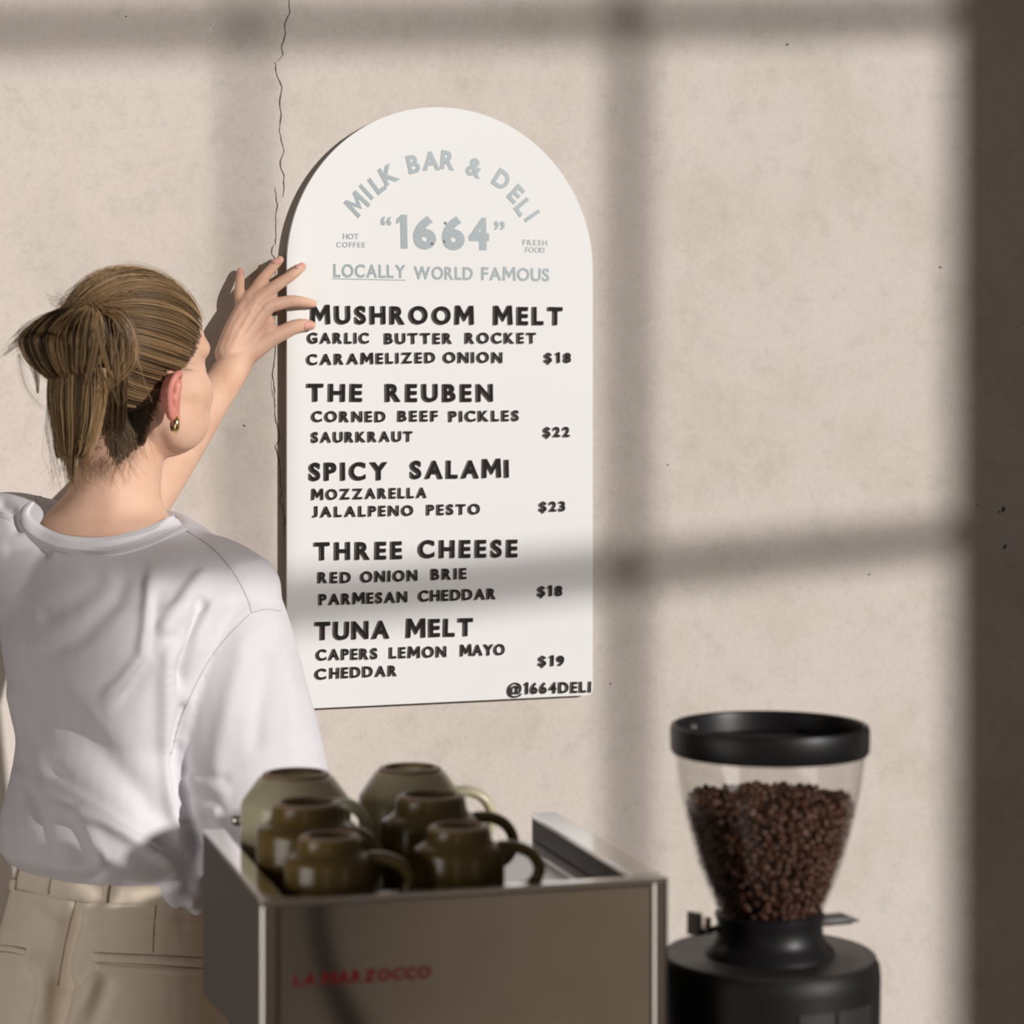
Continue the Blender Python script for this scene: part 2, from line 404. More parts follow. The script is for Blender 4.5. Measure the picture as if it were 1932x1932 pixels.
m_let = mat('black_foam_letter', (0.020, 0.018, 0.018), 0.85, spec=0.12)
m_letside = mat('grey_letter_edge', (0.30, 0.28, 0.26), 0.85, spec=0.1)
ORD = ['first', 'second', 'third', 'fourth', 'fifth', 'sixth', 'seventh', 'eighth', 'ninth', 'tenth', 'eleventh']
CH = {'$': 'dollar sign', '@': 'at sign'}
LINES = [
 ('the MUSHROOM MELT heading', 36, .036, [('MUSHROOM', 586, 893, 611.5, 612), ('MELT', 931, 1060, 613, 613)]),
 ('the line under MUSHROOM MELT', 21.5, .027, [('GARLIC', 580, 695, 648, 648), ('BUTTER', 725.5, 852, 649, 648.5), ('ROCKET', 877.5, 1010, 648, 648)]),
 ('the last line under MUSHROOM MELT', 21.5, .027, [('CARAMELIZED', 578.5, 820, 688.5, 684.5), ('ONION', 836, 946.5, 684.5, 684.5)]),
 ('the MUSHROOM MELT price', 20, .034, [('$18', 1027, 1076, 684.5, 684.5)]),
 ('the THE REUBEN heading', 35.5, .036, [('THE', 579, 682, 757.5, 757.5), ('REUBEN', 727, 929, 758, 758)]),
 ('the line under THE REUBEN', 21.5, .027, [('CORNED', 588, 726, 796, 796), ('BEEF', 750.5, 825, 795, 795), ('PICKLES', 847, 977.5, 796, 794)]),
 ('the last line under THE REUBEN', 21, .027, [('SAURKRAUT', 587.5, 777, 835, 833)]),
 ('the THE REUBEN price', 20, .034, [('$22', 1025, 1073.5, 824.5, 824)]),
 ('the SPICY SALAMI heading', 36, .036, [('SPICY', 583, 730, 907, 905.5), ('SALAMI', 774, 959, 903.5, 901)]),
 ('the line under SPICY SALAMI', 21, .027, [('MOZZARELLA', 588, 804, 943, 939)]),
 ('the last line under SPICY SALAMI', 21, .027, [('JALALPENO', 590, 778.5, 976, 972.5), ('PESTO', 805, 904.5, 972, 970)]),
 ('the SPICY SALAMI price', 20, .034, [('$23', 1017, 1065, 965, 964.5)]),
 ('the THREE CHEESE heading', 35.5, .036, [('THREE', 593, 757.5, 1057, 1054.5), ('CHEESE', 789, 975, 1053, 1051)]),
 ('the line under THREE CHEESE', 22, .027, [('RED', 600, 660.5, 1100, 1099.5), ('ONION', 680, 786.5, 1098.5, 1095.5), ('BRIE', 813.5, 879, 1094, 1092)]),
 ('the last line under THREE CHEESE', 22, .027, [('PARMESAN', 602, 767.5, 1141.7, 1136), ('CHEDDAR', 789.5, 934.5, 1135, 1130)]),
 ('the THREE CHEESE price', 20.5, .034, [('$18', 1014, 1059.5, 1125, 1124)]),
 ('the TUNA MELT heading', 36, .036, [('TUNA', 594, 734, 1207.5, 1204.5), ('MELT', 766, 891, 1203, 1199.5)]),
 ('the line under TUNA MELT', 22, .027, [('CAPERS', 596.5, 711, 1246, 1243), ('LEMON', 734.5, 841, 1242, 1239.5), ('MAYO', 868.5, 951, 1238, 1235)]),
 ('the last line under TUNA MELT', 21.5, .027, [('CHEDDAR', 594, 748, 1282, 1275)]),
 ('the TUNA MELT price', 20.5, .034, [('$19', 1015.5, 1063, 1256.5, 1256)]),
 ('the sign-off at the board foot', 22, .027, [('@1664DELI', 957, 1113.5, 1310, 1306)]),
]
EXT = 0.0017                                 # half the letters' thickness
for place, cap, off, wl in LINES:
    hm = (PS(800, 700 - cap) - PS(800, 700)).z
    for word, a, b, ya, yb in wl:
        lay = layout(word, a, b, ya, yb, cap, off, 0.5)
        if word == 'CHEDDAR' and place.startswith('the last line under TUNA'):
            lay = layout('C', 594, 614.5, 1282, 1281, cap, off, 0.5) + layout('HEDDAR', 622, 748, 1280, 1275, cap, off, 0.5)
        for i, (ch, me, p, ax, hc, kx, ymax) in enumerate(lay):
            if len(me.materials) == 0:
                me.materials.append(m_let); me.materials.append(m_letside)
                for pl in me.polygons: pl.material_index = 1 if abs(pl.normal.y) < 0.5 else 0
            o = bpy.data.objects.new('raised_letter', me); COL.objects.link(o)
            o.location = p + Vector((0, -EXT, 0)); o.scale = (hc * kx, EXT / (0.5 / (0.727 + 2 * off)), hc)
            o.rotation_euler = (0, -math.atan2(ax.z, ax.x) + math.radians(random.uniform(-1.1, 1.1)), 0)
            nm = CH.get(ch, ('number ' if ch.isdigit() else 'letter ') + ch)
            tag(o, f'black raised {nm}, {ORD[i]} character of {word} in {place}', 'letter', 'raised letters of ' + place.replace('the ', '', 1))

# the printed silver heading of the board
m_silver = mat('silver_print', (0.42, 0.47, 0.49), 0.36, spec=0.45)
ns = noise(m_silver, 900, 2, 0.8); rs = ramp(m_silver, ns.outputs['Fac'], [(0.3, (0.145, 0.19, 0.205)), (0.5, (0.225, 0.275, 0.295)), (0.72, (0.38, 0.43, 0.45))])
nodes(m_silver)[1].new(rs.outputs['Color'], nodes(m_silver)[2].inputs['Base Color'])
TH_S = 0.0006
def put(bm, me, p, ax, hc, kx, rot=0.0, center=False):
    a = coords(me).copy(); ang = math.atan2(ax.z, ax.x) + rot
    if center: a[:, 0] -= a[:, 0].max() / 2; a[:, 2] -= 0.5
    x, z = a[:, 0] * hc * kx, a[:, 2] * hc
    ys = a[:, 1] / max(1e-6, np.abs(a[:, 1]).max()) * TH_S
    X = x * math.cos(ang) - z * math.sin(ang); Z = x * math.sin(ang) + z * math.cos(ang)
    vs = [bm.verts.new((p.x + X[i], p.y + ys[i], p.z + Z[i])) for i in range(len(a))]
    for pl in me.polygons:
        try: bm.faces.new([vs[i] for i in pl.vertices])
        except ValueError: pass
AX = Vector((1, 0, 0))
bm = bmesh.new()
for ch, zx, zy, rot, cap in (('M', 478, 638, 47, 40), ('I', 531, 566, 44, 38), ('L', 594, 520, 38, 38), ('K', 663, 462, 29, 38), ('B', 808, 401, 13, 37.5), ('A', 912, 382, 4, 38), ('R', 1013, 378, -5, 38),
                             ('&', 1172, 421, -18, 38), ('D', 1330, 493, -33, 38), ('E', 1414, 577, -43, 38), ('L', 1458, 655, -51, 38), ('I', 1510, 706, -56, 38)):
    me, wd, ym = glyph(ch, .040, .2); p = PS(520 + zx * .3209, 180 + zy * .3209); hc = (PS(800, 700 - cap) - PS(800, 700)).z
    put(bm, me, p, AX, hc, 0.94 if ch not in 'MI' else 0.86, math.radians(rot), True)
obj('arched_lettering', bm, m_silver, sign)
def printed(name, rows, off):
    bm = bmesh.new()
    for word, a, b, ya, yb, cap in rows:
        for ch, me, p, ax, hc, kx, ym in layout(word, a, b, ya, yb, cap, off, .2): put(bm, me, p, ax, hc, kx)
    return bm
bm = printed('', [('1', 749, 769, 469, 469, 64), ('6', 780, 823, 470, 470, 64), ('6', 834.5, 877, 471.5, 471.5, 65), ('4', 885, 923, 472, 472, 64)], .052)
for ch, x0, x1, y in (('\u201c', 718, 738, 451.5), ('\u201d', 932, 952, 459.5)):
    me, wd, ym = glyph(ch, .02, .2); p = PS(x0, y); hc = (PS(800, 655) - PS(800, 700)).z; put(bm, me, p, AX, hc, (PS(x1, y).x - p.x) / (wd * hc))
obj('number_lettering', bm, m_silver, sign)
obj('slogan_lettering', printed('', [('LOCALLY', 629, 765, 523, 525, 26.5), ('WORLD', 780.5, 892, 527, 528.5, 26), ('FAMOUS', 908, 1036, 528.5, 531, 26)], .026), m_silver, sign)
obj('coffee_lettering', printed('', [('HOT', 647, 676.5, 451, 451.5, 11), ('COFFEE', 634.5, 688.5, 466.5, 467, 10.5)], .012), m_silver, sign)
obj('food_lettering', printed('', [('FRESH', 986, 1032, 462.5, 463.5, 11), ('FOOD', 991, 1027.5, 476, 477, 10.5)], .012), m_silver, sign)
bm = bmesh.new(); a, b = PS(627, 526.5), PS(765, 529.5)
prism(bm, [a + Vector((0, -TH_S, 0)), b + Vector((0, -TH_S, 0)), b + Vector((0, -TH_S, .0012)), a + Vector((0, -TH_S, .0012))], (0, TH_S, 0)); obj('underline', bm, m_silver, sign)
m_chrome = mat('chrome', (0.75, 0.73, 0.70), 0.12, metal=1.0)
for px, py in ((840, 421), (838.5, 455.5), (815, 460)):
    bm = bmesh.new(); bmesh.ops.create_uvsphere(bm, u_segments=16, v_segments=8, radius=0.0022, matrix=Matrix.Translation(PS(px, py))); obj('screw_head', bm, m_chrome, sign, smooth=True)

# ------------------------------------------------------------------ the counter (below the frame) and the espresso machine on it
MD0 = 1.99                                   # depth of the machine's near left top corner
A0 = W(495, 1700, MD0); ZT = A0.z
MA = TH - math.atan(0.2826)                  # turn of the machine against the wall
MR = Matrix.Translation((A0.x, A0.y, 0)) @ Matrix.Rotation(-MA + 0.0, 4, 'Z')
# check direction: L runs along the back panel, D away from the camera
uL = (RT * 0.9622 + FW * 0.2723).normalized(); vD = (RT * -0.2723 + FW * 0.9622).normalized()
MR = Matrix((uL, vD, UP)).transposed().to_4x4(); MR.translation = (A0.x, A0.y, 0)
CZ = ZT - 0.377
def ML(l, d, z): return MR @ Vector((l, d, z))
m_count = mat('counter_top', (0.30, 0.27, 0.24), 0.5)
nct = noise(m_count, 20, 5); rct = ramp(m_count, nct.outputs['Fac'], [(0.3, (0.25, 0.225, 0.2)), (0.7, (0.33, 0.30, 0.27))]); nodes(m_count)[1].new(rct.outputs['Color'], nodes(m_count)[2].inputs['Base Color'])
ct = thing('bar_counter', 'long stone bar counter carrying the espresso machine and the grinder', 'counter', ML(0.4, 0.2, 0))
bm = bmesh.new(); box(bm, (-0.12, -0.12, CZ - 0.04), (1.0, 0.42, CZ), MR, bev=0.004); obj('worktop', bm, m_count, ct)
bm = bmesh.new(); box(bm, (-0.06, -0.06, 0), (0.94, 0.36, CZ - 0.04), MR); obj('base', bm, m_count, ct)

m_steel = mat('brushed_steel', (0.50, 0.46, 0.42), 0.30, metal=1.0)
nst = n = None
nn, ll, bb = nodes(m_steel)
tc = nn.new('ShaderNodeTexCoord'); mp = nn.new('ShaderNodeMapping'); mp.inputs['Scale'].default_value = (4, 4, 300); ll.new(tc.outputs['Object'], mp.inputs['Vector'])
nst = noise(m_steel, 6, 3, 0.6, mp.outputs['Vector']); mr_ = nn.new('ShaderNodeMapRange'); mr_.inputs['To Min'].default_value = 0.055; mr_.inputs['To Max'].default_value = 0.075
ll.new(nst.outputs['Fac'], mr_.inputs['Value']); ll.new(mr_.outputs['Result'], bb.inputs['Roughness'])
m_side = mat('side_panel_dark', (0.062, 0.052, 0.048), 0.45, spec=0.4)
m_rim = mat('polished_rim', (0.80, 0.77, 0.74), 0.10, metal=1.0)
m_tray = mat('tray_aluminium', (0.88, 0.86, 0.84), 0.24, metal=1.0)
m_blk = mat('black_plastic', (0.007, 0.006, 0.007), 0.42, spec=0.28)
m_trim = mat('brushed_trim', (0.46, 0.43, 0.40), 0.34, metal=1.0)
m_dark = mat('dark_inner', (0.022, 0.018, 0.018), 0.5)
m_red = mat('red_lettering', (0.33, 0.006, 0.018), 0.5)
MWD = 0.357; MDP = 0.335
em = thing('espresso_machine', 'stainless steel espresso machine with red lettering on its back, cups on top', 'coffee machine', ML(0.18, 0.16, CZ), 0)
bm = bmesh.new(); box(bm, (0.012, 0.0, CZ + 0.02), (MWD - 0.012, 0.012, ZT - 0.004), MR, bev=0.003); obj('back_panel', bm, m_steel, em)
prof = [(0.003, 0), (0.003, -0.357), (0.115, -0.357), (0.128, -0.30), (0.146, -0.20), (0.160, -0.158), (0.186, -0.143), (MDP, -0.156), (MDP, 0)]
for l0, l1 in ((0.0, 0.008), (MWD - 0.008, MWD)):
    bm = bmesh.new(); prism(bm, [ML(l0, d, ZT + z - 0.003) for d, z in prof], uL * (l1 - l0)); obj('side_panel', bm, m_side, em)
# bright edge strips: near uprights and top rails
for l0, l1 in ((-0.0015, 0.0125), (MWD - 0.0125, MWD + 0.0015)):
    bm = bmesh.new(); box(bm, (l0, -0.002, CZ + 0.02), (l1, 0.012, ZT - 0.001), MR, bev=0.004, seg=3); obj('corner_trim', bm, m_trim, em)
bm = bmesh.new(); box(bm, (-0.0015, -0.002, ZT - 0.005), (MWD + 0.0015, 0.013, ZT), MR, bev=0.0018); obj('top_trim', bm, m_rim, em)
for nm, l0, l1 in (('left', 0.0, 0.020), ('right', MWD - 0.027, MWD)):
    bm = bmesh.new(); box(bm, (l0, 0.013, ZT - 0.004), (l1, MDP, ZT + 0.0005), MR, bev=0.0012); obj('cup_rail', bm, m_rim, em)
    bm = bmesh.new(); box(bm, (l0 + 0.002, 0.013, ZT - 0.033), (l1 - 0.001, MDP - 0.001, ZT - 0.004), MR); obj('rail_wall', bm, m_dark, em)
bm = bmesh.new(); box(bm, (0.010, 0.012, ZT - 0.140), (MWD - 0.010, MDP - 0.006, ZT - 0.033), MR); obj('body', bm, m_steel, em)
bm = bmesh.new(); box(bm, (0.010, 0.010, CZ + 0.02), (MWD - 0.010, 0.112, ZT - 0.14), MR); box(bm, (0.004, 0.0, CZ + 0.012), (MWD - 0.004, 0.34, CZ + 0.06), MR, bev=0.004); obj('base', bm, m_steel, em)
for l in (0.03, MWD - 0.03):
    for d in (0.03, 0.30):
        bm = bmesh.new(); p = ML(l, d, CZ + 0.007); bmesh.ops.create_cone(bm, cap_ends=True, segments=20, radius1=0.014, radius2=0.016, depth=0.014, matrix=Matrix.Translation(p)); obj('foot', bm, m_blk, em)
TZ = ZT - 0.027                              # cup tray level
bm = bmesh.new(); box(bm, (0.020, 0.014, TZ - 0.006), (MWD - 0.027, MDP - 0.004, TZ - 0.003), MR)
box(bm, (0.020, 0.014, TZ - 0.004), (0.030, MDP - 0.004, TZ), MR); box(bm, (MWD - 0.041, 0.014, TZ - 0.004), (MWD - 0.027, MDP - 0.004, TZ + 0.001), MR)
box(bm, (0.020, 0.014, TZ - 0.004), (MWD - 0.027, 0.030, TZ), MR)
nb = 52
for i in range(nb):
    d = 0.032 + (MDP - 0.042) * i / (nb - 1); box(bm, (0.030, d - 0.0017, TZ - 0.004), (MWD - 0.041, d + 0.0017, TZ - 0.0002), MR)
obj('cup_tray', bm, m_tray, em)
# steam knobs and paddle on the far side
for l in (0.045, 0.30):
    bm = bmesh.new(); tube(bm, [ML(l, MDP - 0.004, ZT - 0.075), ML(l, MDP + 0.04, ZT - 0.075)], [0.010, 0.010]); tube(bm, [ML(l, MDP + 0.04, ZT - 0.075), ML(l, MDP + 0.07, ZT - 0.075)], [0.020, 0.019], n=20); obj('steam_knob', bm, m_blk, em, smooth=True)
bm = bmesh.new(); tube(bm, [ML(0.062, MDP - 0.012, ZT - 0.03), ML(0.062, MDP + 0.006, ZT + 0.006)], 0.005); tube(bm, [ML(0.034, MDP + 0.004, ZT + 0.007), ML(0.075, MDP + 0.004, ZT + 0.007)], 0.006); obj('brew_paddle', bm, m_rim, em, smooth=True)
bm = bmesh.new(); tube(bm, [ML(0.18, 0.24, ZT - 0.142), ML(0.18, 0.24, ZT - 0.21)], [0.034, 0.036], n=28); obj('group_head', bm, m_rim, em, smooth=True)
# the red lettering, slanted forward, letters barely apart
bm = bmesh.new()
def onpanel(px, py):
    r = ray(px, py); n = vD; return CAM + r * ((A0 - CAM).dot(n) / r.dot(n))
def panel_text(bm, words):
    for word, x0, x1, y0, y1, cap in words:
        P0, P1 = onpanel(x0, y0), onpanel(x1, y1); ax = (P1 - P0); Wd = ax.length; ax /= Wd; up = UP
        hc = onpanel(600, 1800 - cap).z - onpanel(600, 1800).z
        gs = [glyph(c, .045, .2) for c in word]; k = Wd / (sum(g[1] for g in gs) + 0.12 * (len(word) - 1)); x = 0
        for me, wd, ym in gs:
            a = coords(me); ys = a[:, 1] / np.abs(a[:, 1]).max()
            vs = [bm.verts.new(P0 + ax * ((x + q[0]) * k + 0.22 * q[2] * hc) + UP * (q[2] * hc) + vD * (yy * 0.0006 - 0.0004)) for q, yy in zip(a, ys)]
            for pl in me.polygons:
                try: bm.faces.new([vs[i] for i in pl.vertices])
                except ValueError: pass
            x += wd + 0.12
panel_text(bm, [('LA', 552, 594, 1861, 1858, 24), ('MARZOCCO', 604, 810, 1858, 1845, 24)])
obj('red_lettering', bm, m_red, em)

# ------------------------------------------------------------------ six stoneware cups upside down on the tray
m_cup = mat('olive_glaze', (0.105, 0.080, 0.028), 0.22, spec=0.55)
ncp = noise(m_cup, 18, 4); rcp = ramp(m_cup, ncp.outputs['Fac'], [(0.35, (0.120, 0.080, 0.019)), (0.65, (0.165, 0.108, 0.030))]); nodes(m_cup)[1].new(rcp.outputs['Color'], nodes(m_cup)[2].inputs['Base Color'])
m_cup_lit = mat('olive_glaze_lit', (0.21, 0.19, 0.12), 0.25, spec=0.5)  # paler copy of the olive glaze, sunlight on the rear cups put into colour
ncp = noise(m_cup_lit, 18, 4); rcp = ramp(m_cup_lit, ncp.outputs['Fac'], [(0.35, (0.56, 0.51, 0.335)), (0.65, (0.66, 0.605, 0.42))]); nodes(m_cup_lit)[1].new(rcp.outputs['Color'], nodes(m_cup_lit)[2].inputs['Base Color'])
m_ring = mat('bare_clay', (0.34, 0.225, 0.125), 0.35)
def cup(l, d, r, h, m, label, ha, big=False):
    p = ML(l, d, TZ + 0.0006)
    t = thing('cup', label, 'cup', p, 0, 'upturned stoneware cups on the espresso machine')
    f = 0.62 * r; tw = 0.0042
    if big: sh = [(r, h * .30), (r * .998, h * .66), (r * .975, h * .715), (r * .94, h * .745), (f + .003, h * .955), (f, h * .972)]
    else:
        f = .665 * r; sh = [(r, h * .30), (r, h * .655), (r * .985, h * .70), (r * .935, h * .738), (r * .83, h * .768), (r * .755, h * .80), (r * .72, h * .84), (f + .001, h * .962), (f, h * .972)]
    prof = [(r - tw, 0.0006), (r - tw / 2, 0), (r * .99, 0.0012)] + sh + [(f - 0.0075, h * .965), (f - 0.010, h * .93), (0, h * .925)]
    NP = len(prof); prof += [(0, h * .90), (r * .58, h * .86), (r * .86, h * .66), (r - tw, h * .55)]
    bm = bmesh.new()
    P1 = prof[:NP]; P2 = prof[NP:]
    lathe(bm, P1, 44, p); lathe(bm, P2 + [prof[0]], 44, p); bmesh.ops.remove_doubles(bm, verts=bm.verts[:], dist=1e-5)
    obj('body', bm, m, t, auto=33)
    bm = bmesh.new(); lathe(bm, [(f - 0.0078, h * .955), (f - 0.0066, h), (f - 0.0045, h + .0012), (f - 0.001, h), (f + 0.0005, h * .955)], 44, p, closed=True); obj('foot_ring', bm, m_ring, t, smooth=True)
    dr = uL * math.cos(ha) + vD * math.sin(ha)
    pts = [p + dr * (r * .93) + UP * h * .72, p + dr * (r + .010) + UP * h * .715, p + dr * (r + .024) + UP * h * .62, p + dr * (r + .031) + UP * h * .44, p + dr * (r + .026) + UP * h * .25, p + dr * (r + .012) + UP * h * .15, p + dr * (r * .93) + UP * h * .13]
    bm = bmesh.new(); tube(bm, pts, [.0058, .0054, .0052, .0052, .0052, .0054, .0058], n=12, k=4, flat=1.5, up=dr.cross(UP)); obj('handle', bm, m, t, smooth=True)
cup(.070, .064, .0395, .066, m_cup, 'small olive stoneware cup upside down, front of the left column', -0.35)
cup(.069, .160, .0465, .079, m_cup, 'olive stoneware cup upside down, middle of the left column', -0.8)
cup(.079, .270, .0525, .088, m_cup_lit, 'large olive stoneware cup upside down, rear of the left column by the sleeve', -0.8, True)
cup(.188, .072, .0405, .067, m_cup, 'small olive stoneware cup upside down, front of the right column, handle to the tray', -0.2)
cup(.186, .168, .0465, .079, m_cup, 'olive stoneware cup upside down, middle of the right column', -0.1)
cup(.191, .272, .0500, .088, m_cup_lit, 'large olive stoneware cup upside down, rear of the right column', -0.05, True)

# ------------------------------------------------------------------ the coffee grinder
GD = 2.215; gp = W(1452, HY, GD); GX, GY = gp.x, gp.y; gs = GD / F
def gz(py): return CAMZ + (HY - py) * gs
gr = thing('coffee_grinder', 'black coffee grinder with a clear hopper full of roasted beans', 'coffee grinder', (GX, GY, CZ))
C0 = (GX, GY, 0)
m_matte = mat('matte_black', (0.007, 0.006, 0.006), 0.5, spec=0.25)
m_disc = mat('satin_black', (0.020, 0.018, 0.017), 0.42, spec=0.6)
def LR(prof, name, m, parent=gr, n=72, closed=False, auto=40):
    bm = bmesh.new(); lathe(bm, [(r * gs, gz(y)) for r, y in prof], n, C0, closed); return obj(name, bm, m, parent, auto=auto)
zc_ = (CZ - CAMZ) / -gs + HY                 # pixel row of the counter at this depth
bd = LR([(0, zc_), (200, zc_), (205, zc_ - 8), (205, 2010), (208, 1836), (206, 1815), (200, 1804), (0, 1800)], 'body', m_matte)
LR([(0, 1806), (199, 1804), (200, 1801), (197, 1798), (0, 1797)], 'top_disc', m_disc)
LR([(0, 1799), (124, 1798), (120, 1789), (108, 1778), (101, 1765), (99, 1740), (103, 1728), (103, 1722), (96, 1716), (0, 1716)], 'collar', m_blk)
# clear hopper, a thin shell
m_glass = bpy.data.materials.new('clear_acrylic'); m_glass.use_nodes = True
gn, gl = m_glass.node_tree.nodes, m_glass.node_tree.links; gn.clear()
go = gn.new('ShaderNodeOutputMaterial'); gm = gn.new('ShaderNodeMixShader'); gt = gn.new('ShaderNodeBsdfTransparent'); gg = gn.new('ShaderNodeBsdfGlossy'); lw = gn.new('ShaderNodeLayerWeight'); lp = gn.new('ShaderNodeMath'); lp.operation = 'POWER'; lp.inputs[1].default_value = 3.0; la = gn.new('ShaderNodeMath'); la.operation = 'MULTIPLY_ADD'; la.inputs[1].default_value = 0.42; la.inputs[2].default_value = 0.035
gl.new(lw.outputs['Facing'], lp.inputs[0]); gl.new(lp.outputs[0], la.inputs[0]); lw.inputs['Blend'].default_value = 0.5; gt.inputs['Color'].default_value = (0.955, 0.95, 0.945, 1); gg.inputs['Roughness'].default_value = 0.06
gl.new(la.outputs[0], gm.inputs[0]); gl.new(gt.outputs[0], gm.inputs[1]); gl.new(gg.outputs[0], gm.inputs[2]); gl.new(gm.outputs[0], go.inputs['Surface'])
outp = [(98, 1722), (101, 1712), (108, 1698), (120, 1670), (132, 1638), (144, 1600), (155, 1558), (165, 1515), (172, 1478), (177, 1440), (179, 1408), (179, 1392)]
hop = LR(outp + [(r - 4.5, y) for r, y in outp[::-1]], 'hopper', m_glass, closed=True, auto=80)
LR([(183, 1420), (187, 1414), (188, 1376), (186, 1368), (181, 1365), (176, 1368), (174, 1378), (172, 1402), (0, 1404), (0, 1409), (178, 1412)], 'hopper_lid', m_blk)
bm = bmesh.new(); bmesh.ops.create_uvsphere(bm, u_segments=12, v_segments=8, radius=0.0028, matrix=Matrix.Translation(W(1310, 1373, GD - 0.03))); obj('lid_screw', bm, m_chrome, gr, smooth=True)
# beans: a heap nobody could count, packed against the shell
m_bean = mat('roasted_bean', (0.060, 0.022, 0.012), 0.38, spec=0.5)
nbn = noise(m_bean, 90, 2); rbn = ramp(m_bean, nbn.outputs['Fac'], [(0.3, (0.042, 0.013, 0.005)), (0.7, (0.098, 0.033, 0.013))]); nodes(m_bean)[1].new(rbn.outputs['Color'], nodes(m_bean)[2].inputs['Base Color'])
def rin(y):
    ys = [q[1] for q in outp][::-1]; rs_ = [q[0] for q in outp][::-1]; return float(np.interp(y, ys, rs_)) - 6.5
bt = bmesh.new(); bmesh.ops.create_uvsphere(bt, u_segments=10, v_segments=6, radius=1.0)
bv = np.array([v.co[:] for v in bt.verts]); bf = [[v.index for v in f.verts] for f in bt.faces]; bt.free()
k = np.abs(bv[:, 1]) < 0.15; bv[k & (bv[:, 2] > 0.3), 2] -= 0.22
bv = bv * np.array([0.0052, 0.0038, 0.0028])
V = []; Fc = []; nbv = 0
def addbean(p):
    global nbv
    q = rng.normal(size=4); q /= np.linalg.norm(q); w_, x_, y_, z_ = q
    Rm = np.array([[1 - 2 * (y_ * y_ + z_ * z_), 2 * (x_ * y_ - z_ * w_), 2 * (x_ * z_ + y_ * w_)], [2 * (x_ * y_ + z_ * w_), 1 - 2 * (x_ * x_ + z_ * z_), 2 * (y_ * z_ - x_ * w_)], [2 * (x_ * z_ - y_ * w_), 2 * (y_ * z_ + x_ * w_), 1 - 2 * (x_ * x_ + y_ * y_)]])
    V.append(bv @ Rm.T * rng.uniform(0.88, 1.08) + np.array(p)); Fc.extend([[i + nbv for i in f] for f in bf]); nbv += len(bv)
y = 1712.0
while y > 1514:
    r = rin(y) * gs - 0.0022; n = int(2 * math.pi * r / 0.0074)
    for i in range(n):
        a = 2 * math.pi * (i + random.random() * 0.8) / n; rr_ = r - random.uniform(0, 0.004)
        addbean((GX + rr_ * math.cos(a), GY + rr_ * math.sin(a), gz(y) + random.uniform(-.002, .002)))
    y -= 0.0056 / gs
for i in range(620):
    r = (rin(1514) * gs - 0.003) * math.sqrt(random.random()); a = random.uniform(0, 2 * math.pi)
    addbean((GX + r * math.cos(a), GY + r * math.sin(a), gz(1512 - 8 * (1 - r / 0.08)) + random.uniform(-.003, .004)))
me = bpy.data.meshes.new('coffee_beans'); me.from_pydata(np.concatenate(V).tolist(), [], Fc); me.update()
beans = link('coffee_beans', me, m_bean, None, True); tag(beans, 'roasted brown coffee beans heaped inside the clear grinder hopper', 'coffee beans', kind='stuff')
core = bmesh.new(); lathe(core, [(0, gz(1714))] + [((rin(q)) * gs - 0.007, gz(q)) for q in (1712, 1670, 1620, 1560, 1524)] + [(0, gz(1516))], 40, C0)
bmesh.ops.recalc_face_normals(core, faces=core.faces[:]); cm = bpy.data.meshes.new('c'); core.to_mesh(cm); core.free()
bmj = bmesh.new(); bmj.from_mesh(me); bmj.from_mesh(cm); bmj.to_mesh(me); bmj.free(); me.polygons.foreach_set('use_smooth', [True] * len(me.polygons))
# slide gate tabs and the clip on the collar
bm = bmesh.new(); pa = W(1320, 1745, GD - .01); M_ = Matrix.Translation(pa) @ Matrix.Rotation(0.5, 4, 'Z')
box(bm, (-.004, -.002, -.010), (.001, .012, .012), M_, bev=.0008); box(bm, (-.002, -.002, -.010), (.040, .003, -.004), M_, bev=.0008); box(bm, (.008, -.004, -.010), (.013, .006, .006), M_, bev=.0008); obj('gate_clip', bm, m_rim, gr, auto=40)
bm = bmesh.new(); box(bm, (GX + .046, GY - .012, gz(1752)), (GX + .082, GY + .012, gz(1738)), None, bev=.002); box(bm, (GX + .08, GY - .009, gz(1750)), (GX + .090, GY + .009, gz(1746)), None, bev=.001); obj('gate_tab', bm, m_side, gr, auto=40)
# front plate of the body
for a0, a1, rr_, nm in ((-1.42, -1.09, 0.2, 'front_plate'), (-1.05, -0.60, 0.2, 'display_plate')):
    bm = bmesh.new(); N = 10; P = []
    for i in range(N + 1):
        a = a0 + (a1 - a0) * i / N - TH; P.append((math.cos(a), math.sin(a)))
    r0, r1 = 204 * gs, 210.5 * gs; z0, z1 = gz(2330), gz(1862)
    ring = [[Vector((GX + c_ * r, GY + s_ * r, z)) for r, z in ((r0, z0), (r1, z0), (r1, z1), (r0, z1))] for c_, s_ in P]
    loft(bm, ring); obj(nm, bm, m_disc, gr, auto=35)

# ------------------------------------------------------------------ the woman at the sign
m_skin = mat('skin', (0.66, 0.41, 0.295), 0.56, spec=0.3, Subsurface_Weight=0.18, Subsurface_Scale=0.006)
m_skin.node_tree.nodes['Principled BSDF'].inputs['Subsurface Radius'].default_value = (1.0, 0.35, 0.18)
nsk = noise(m_skin, 22, 5, 0.6); nsk2 = noise(m_skin, 380, 3, 0.6)
rsk = ramp(m_skin, nsk.outputs['Fac'], [(0.30, (0.61, 0.355, 0.245)), (0.55, (0.68, 0.43, 0.31)), (0.75, (0.70, 0.45, 0.335))])
nodes(m_skin)[1].new(rsk.outputs['Color'], nodes(m_skin)[2].inputs['Base Color']); bump(m_skin, nsk2.outputs['Fac'], 0.06, 0.001)
m_ear = mat('ear_skin', (0.60, 0.23, 0.18), 0.5, Subsurface_Weight=0.2, Subsurface_Scale=0.004)
m_nail = mat('nail_varnish', (0.72, 0.36, 0.31), 0.18, spec=0.6)
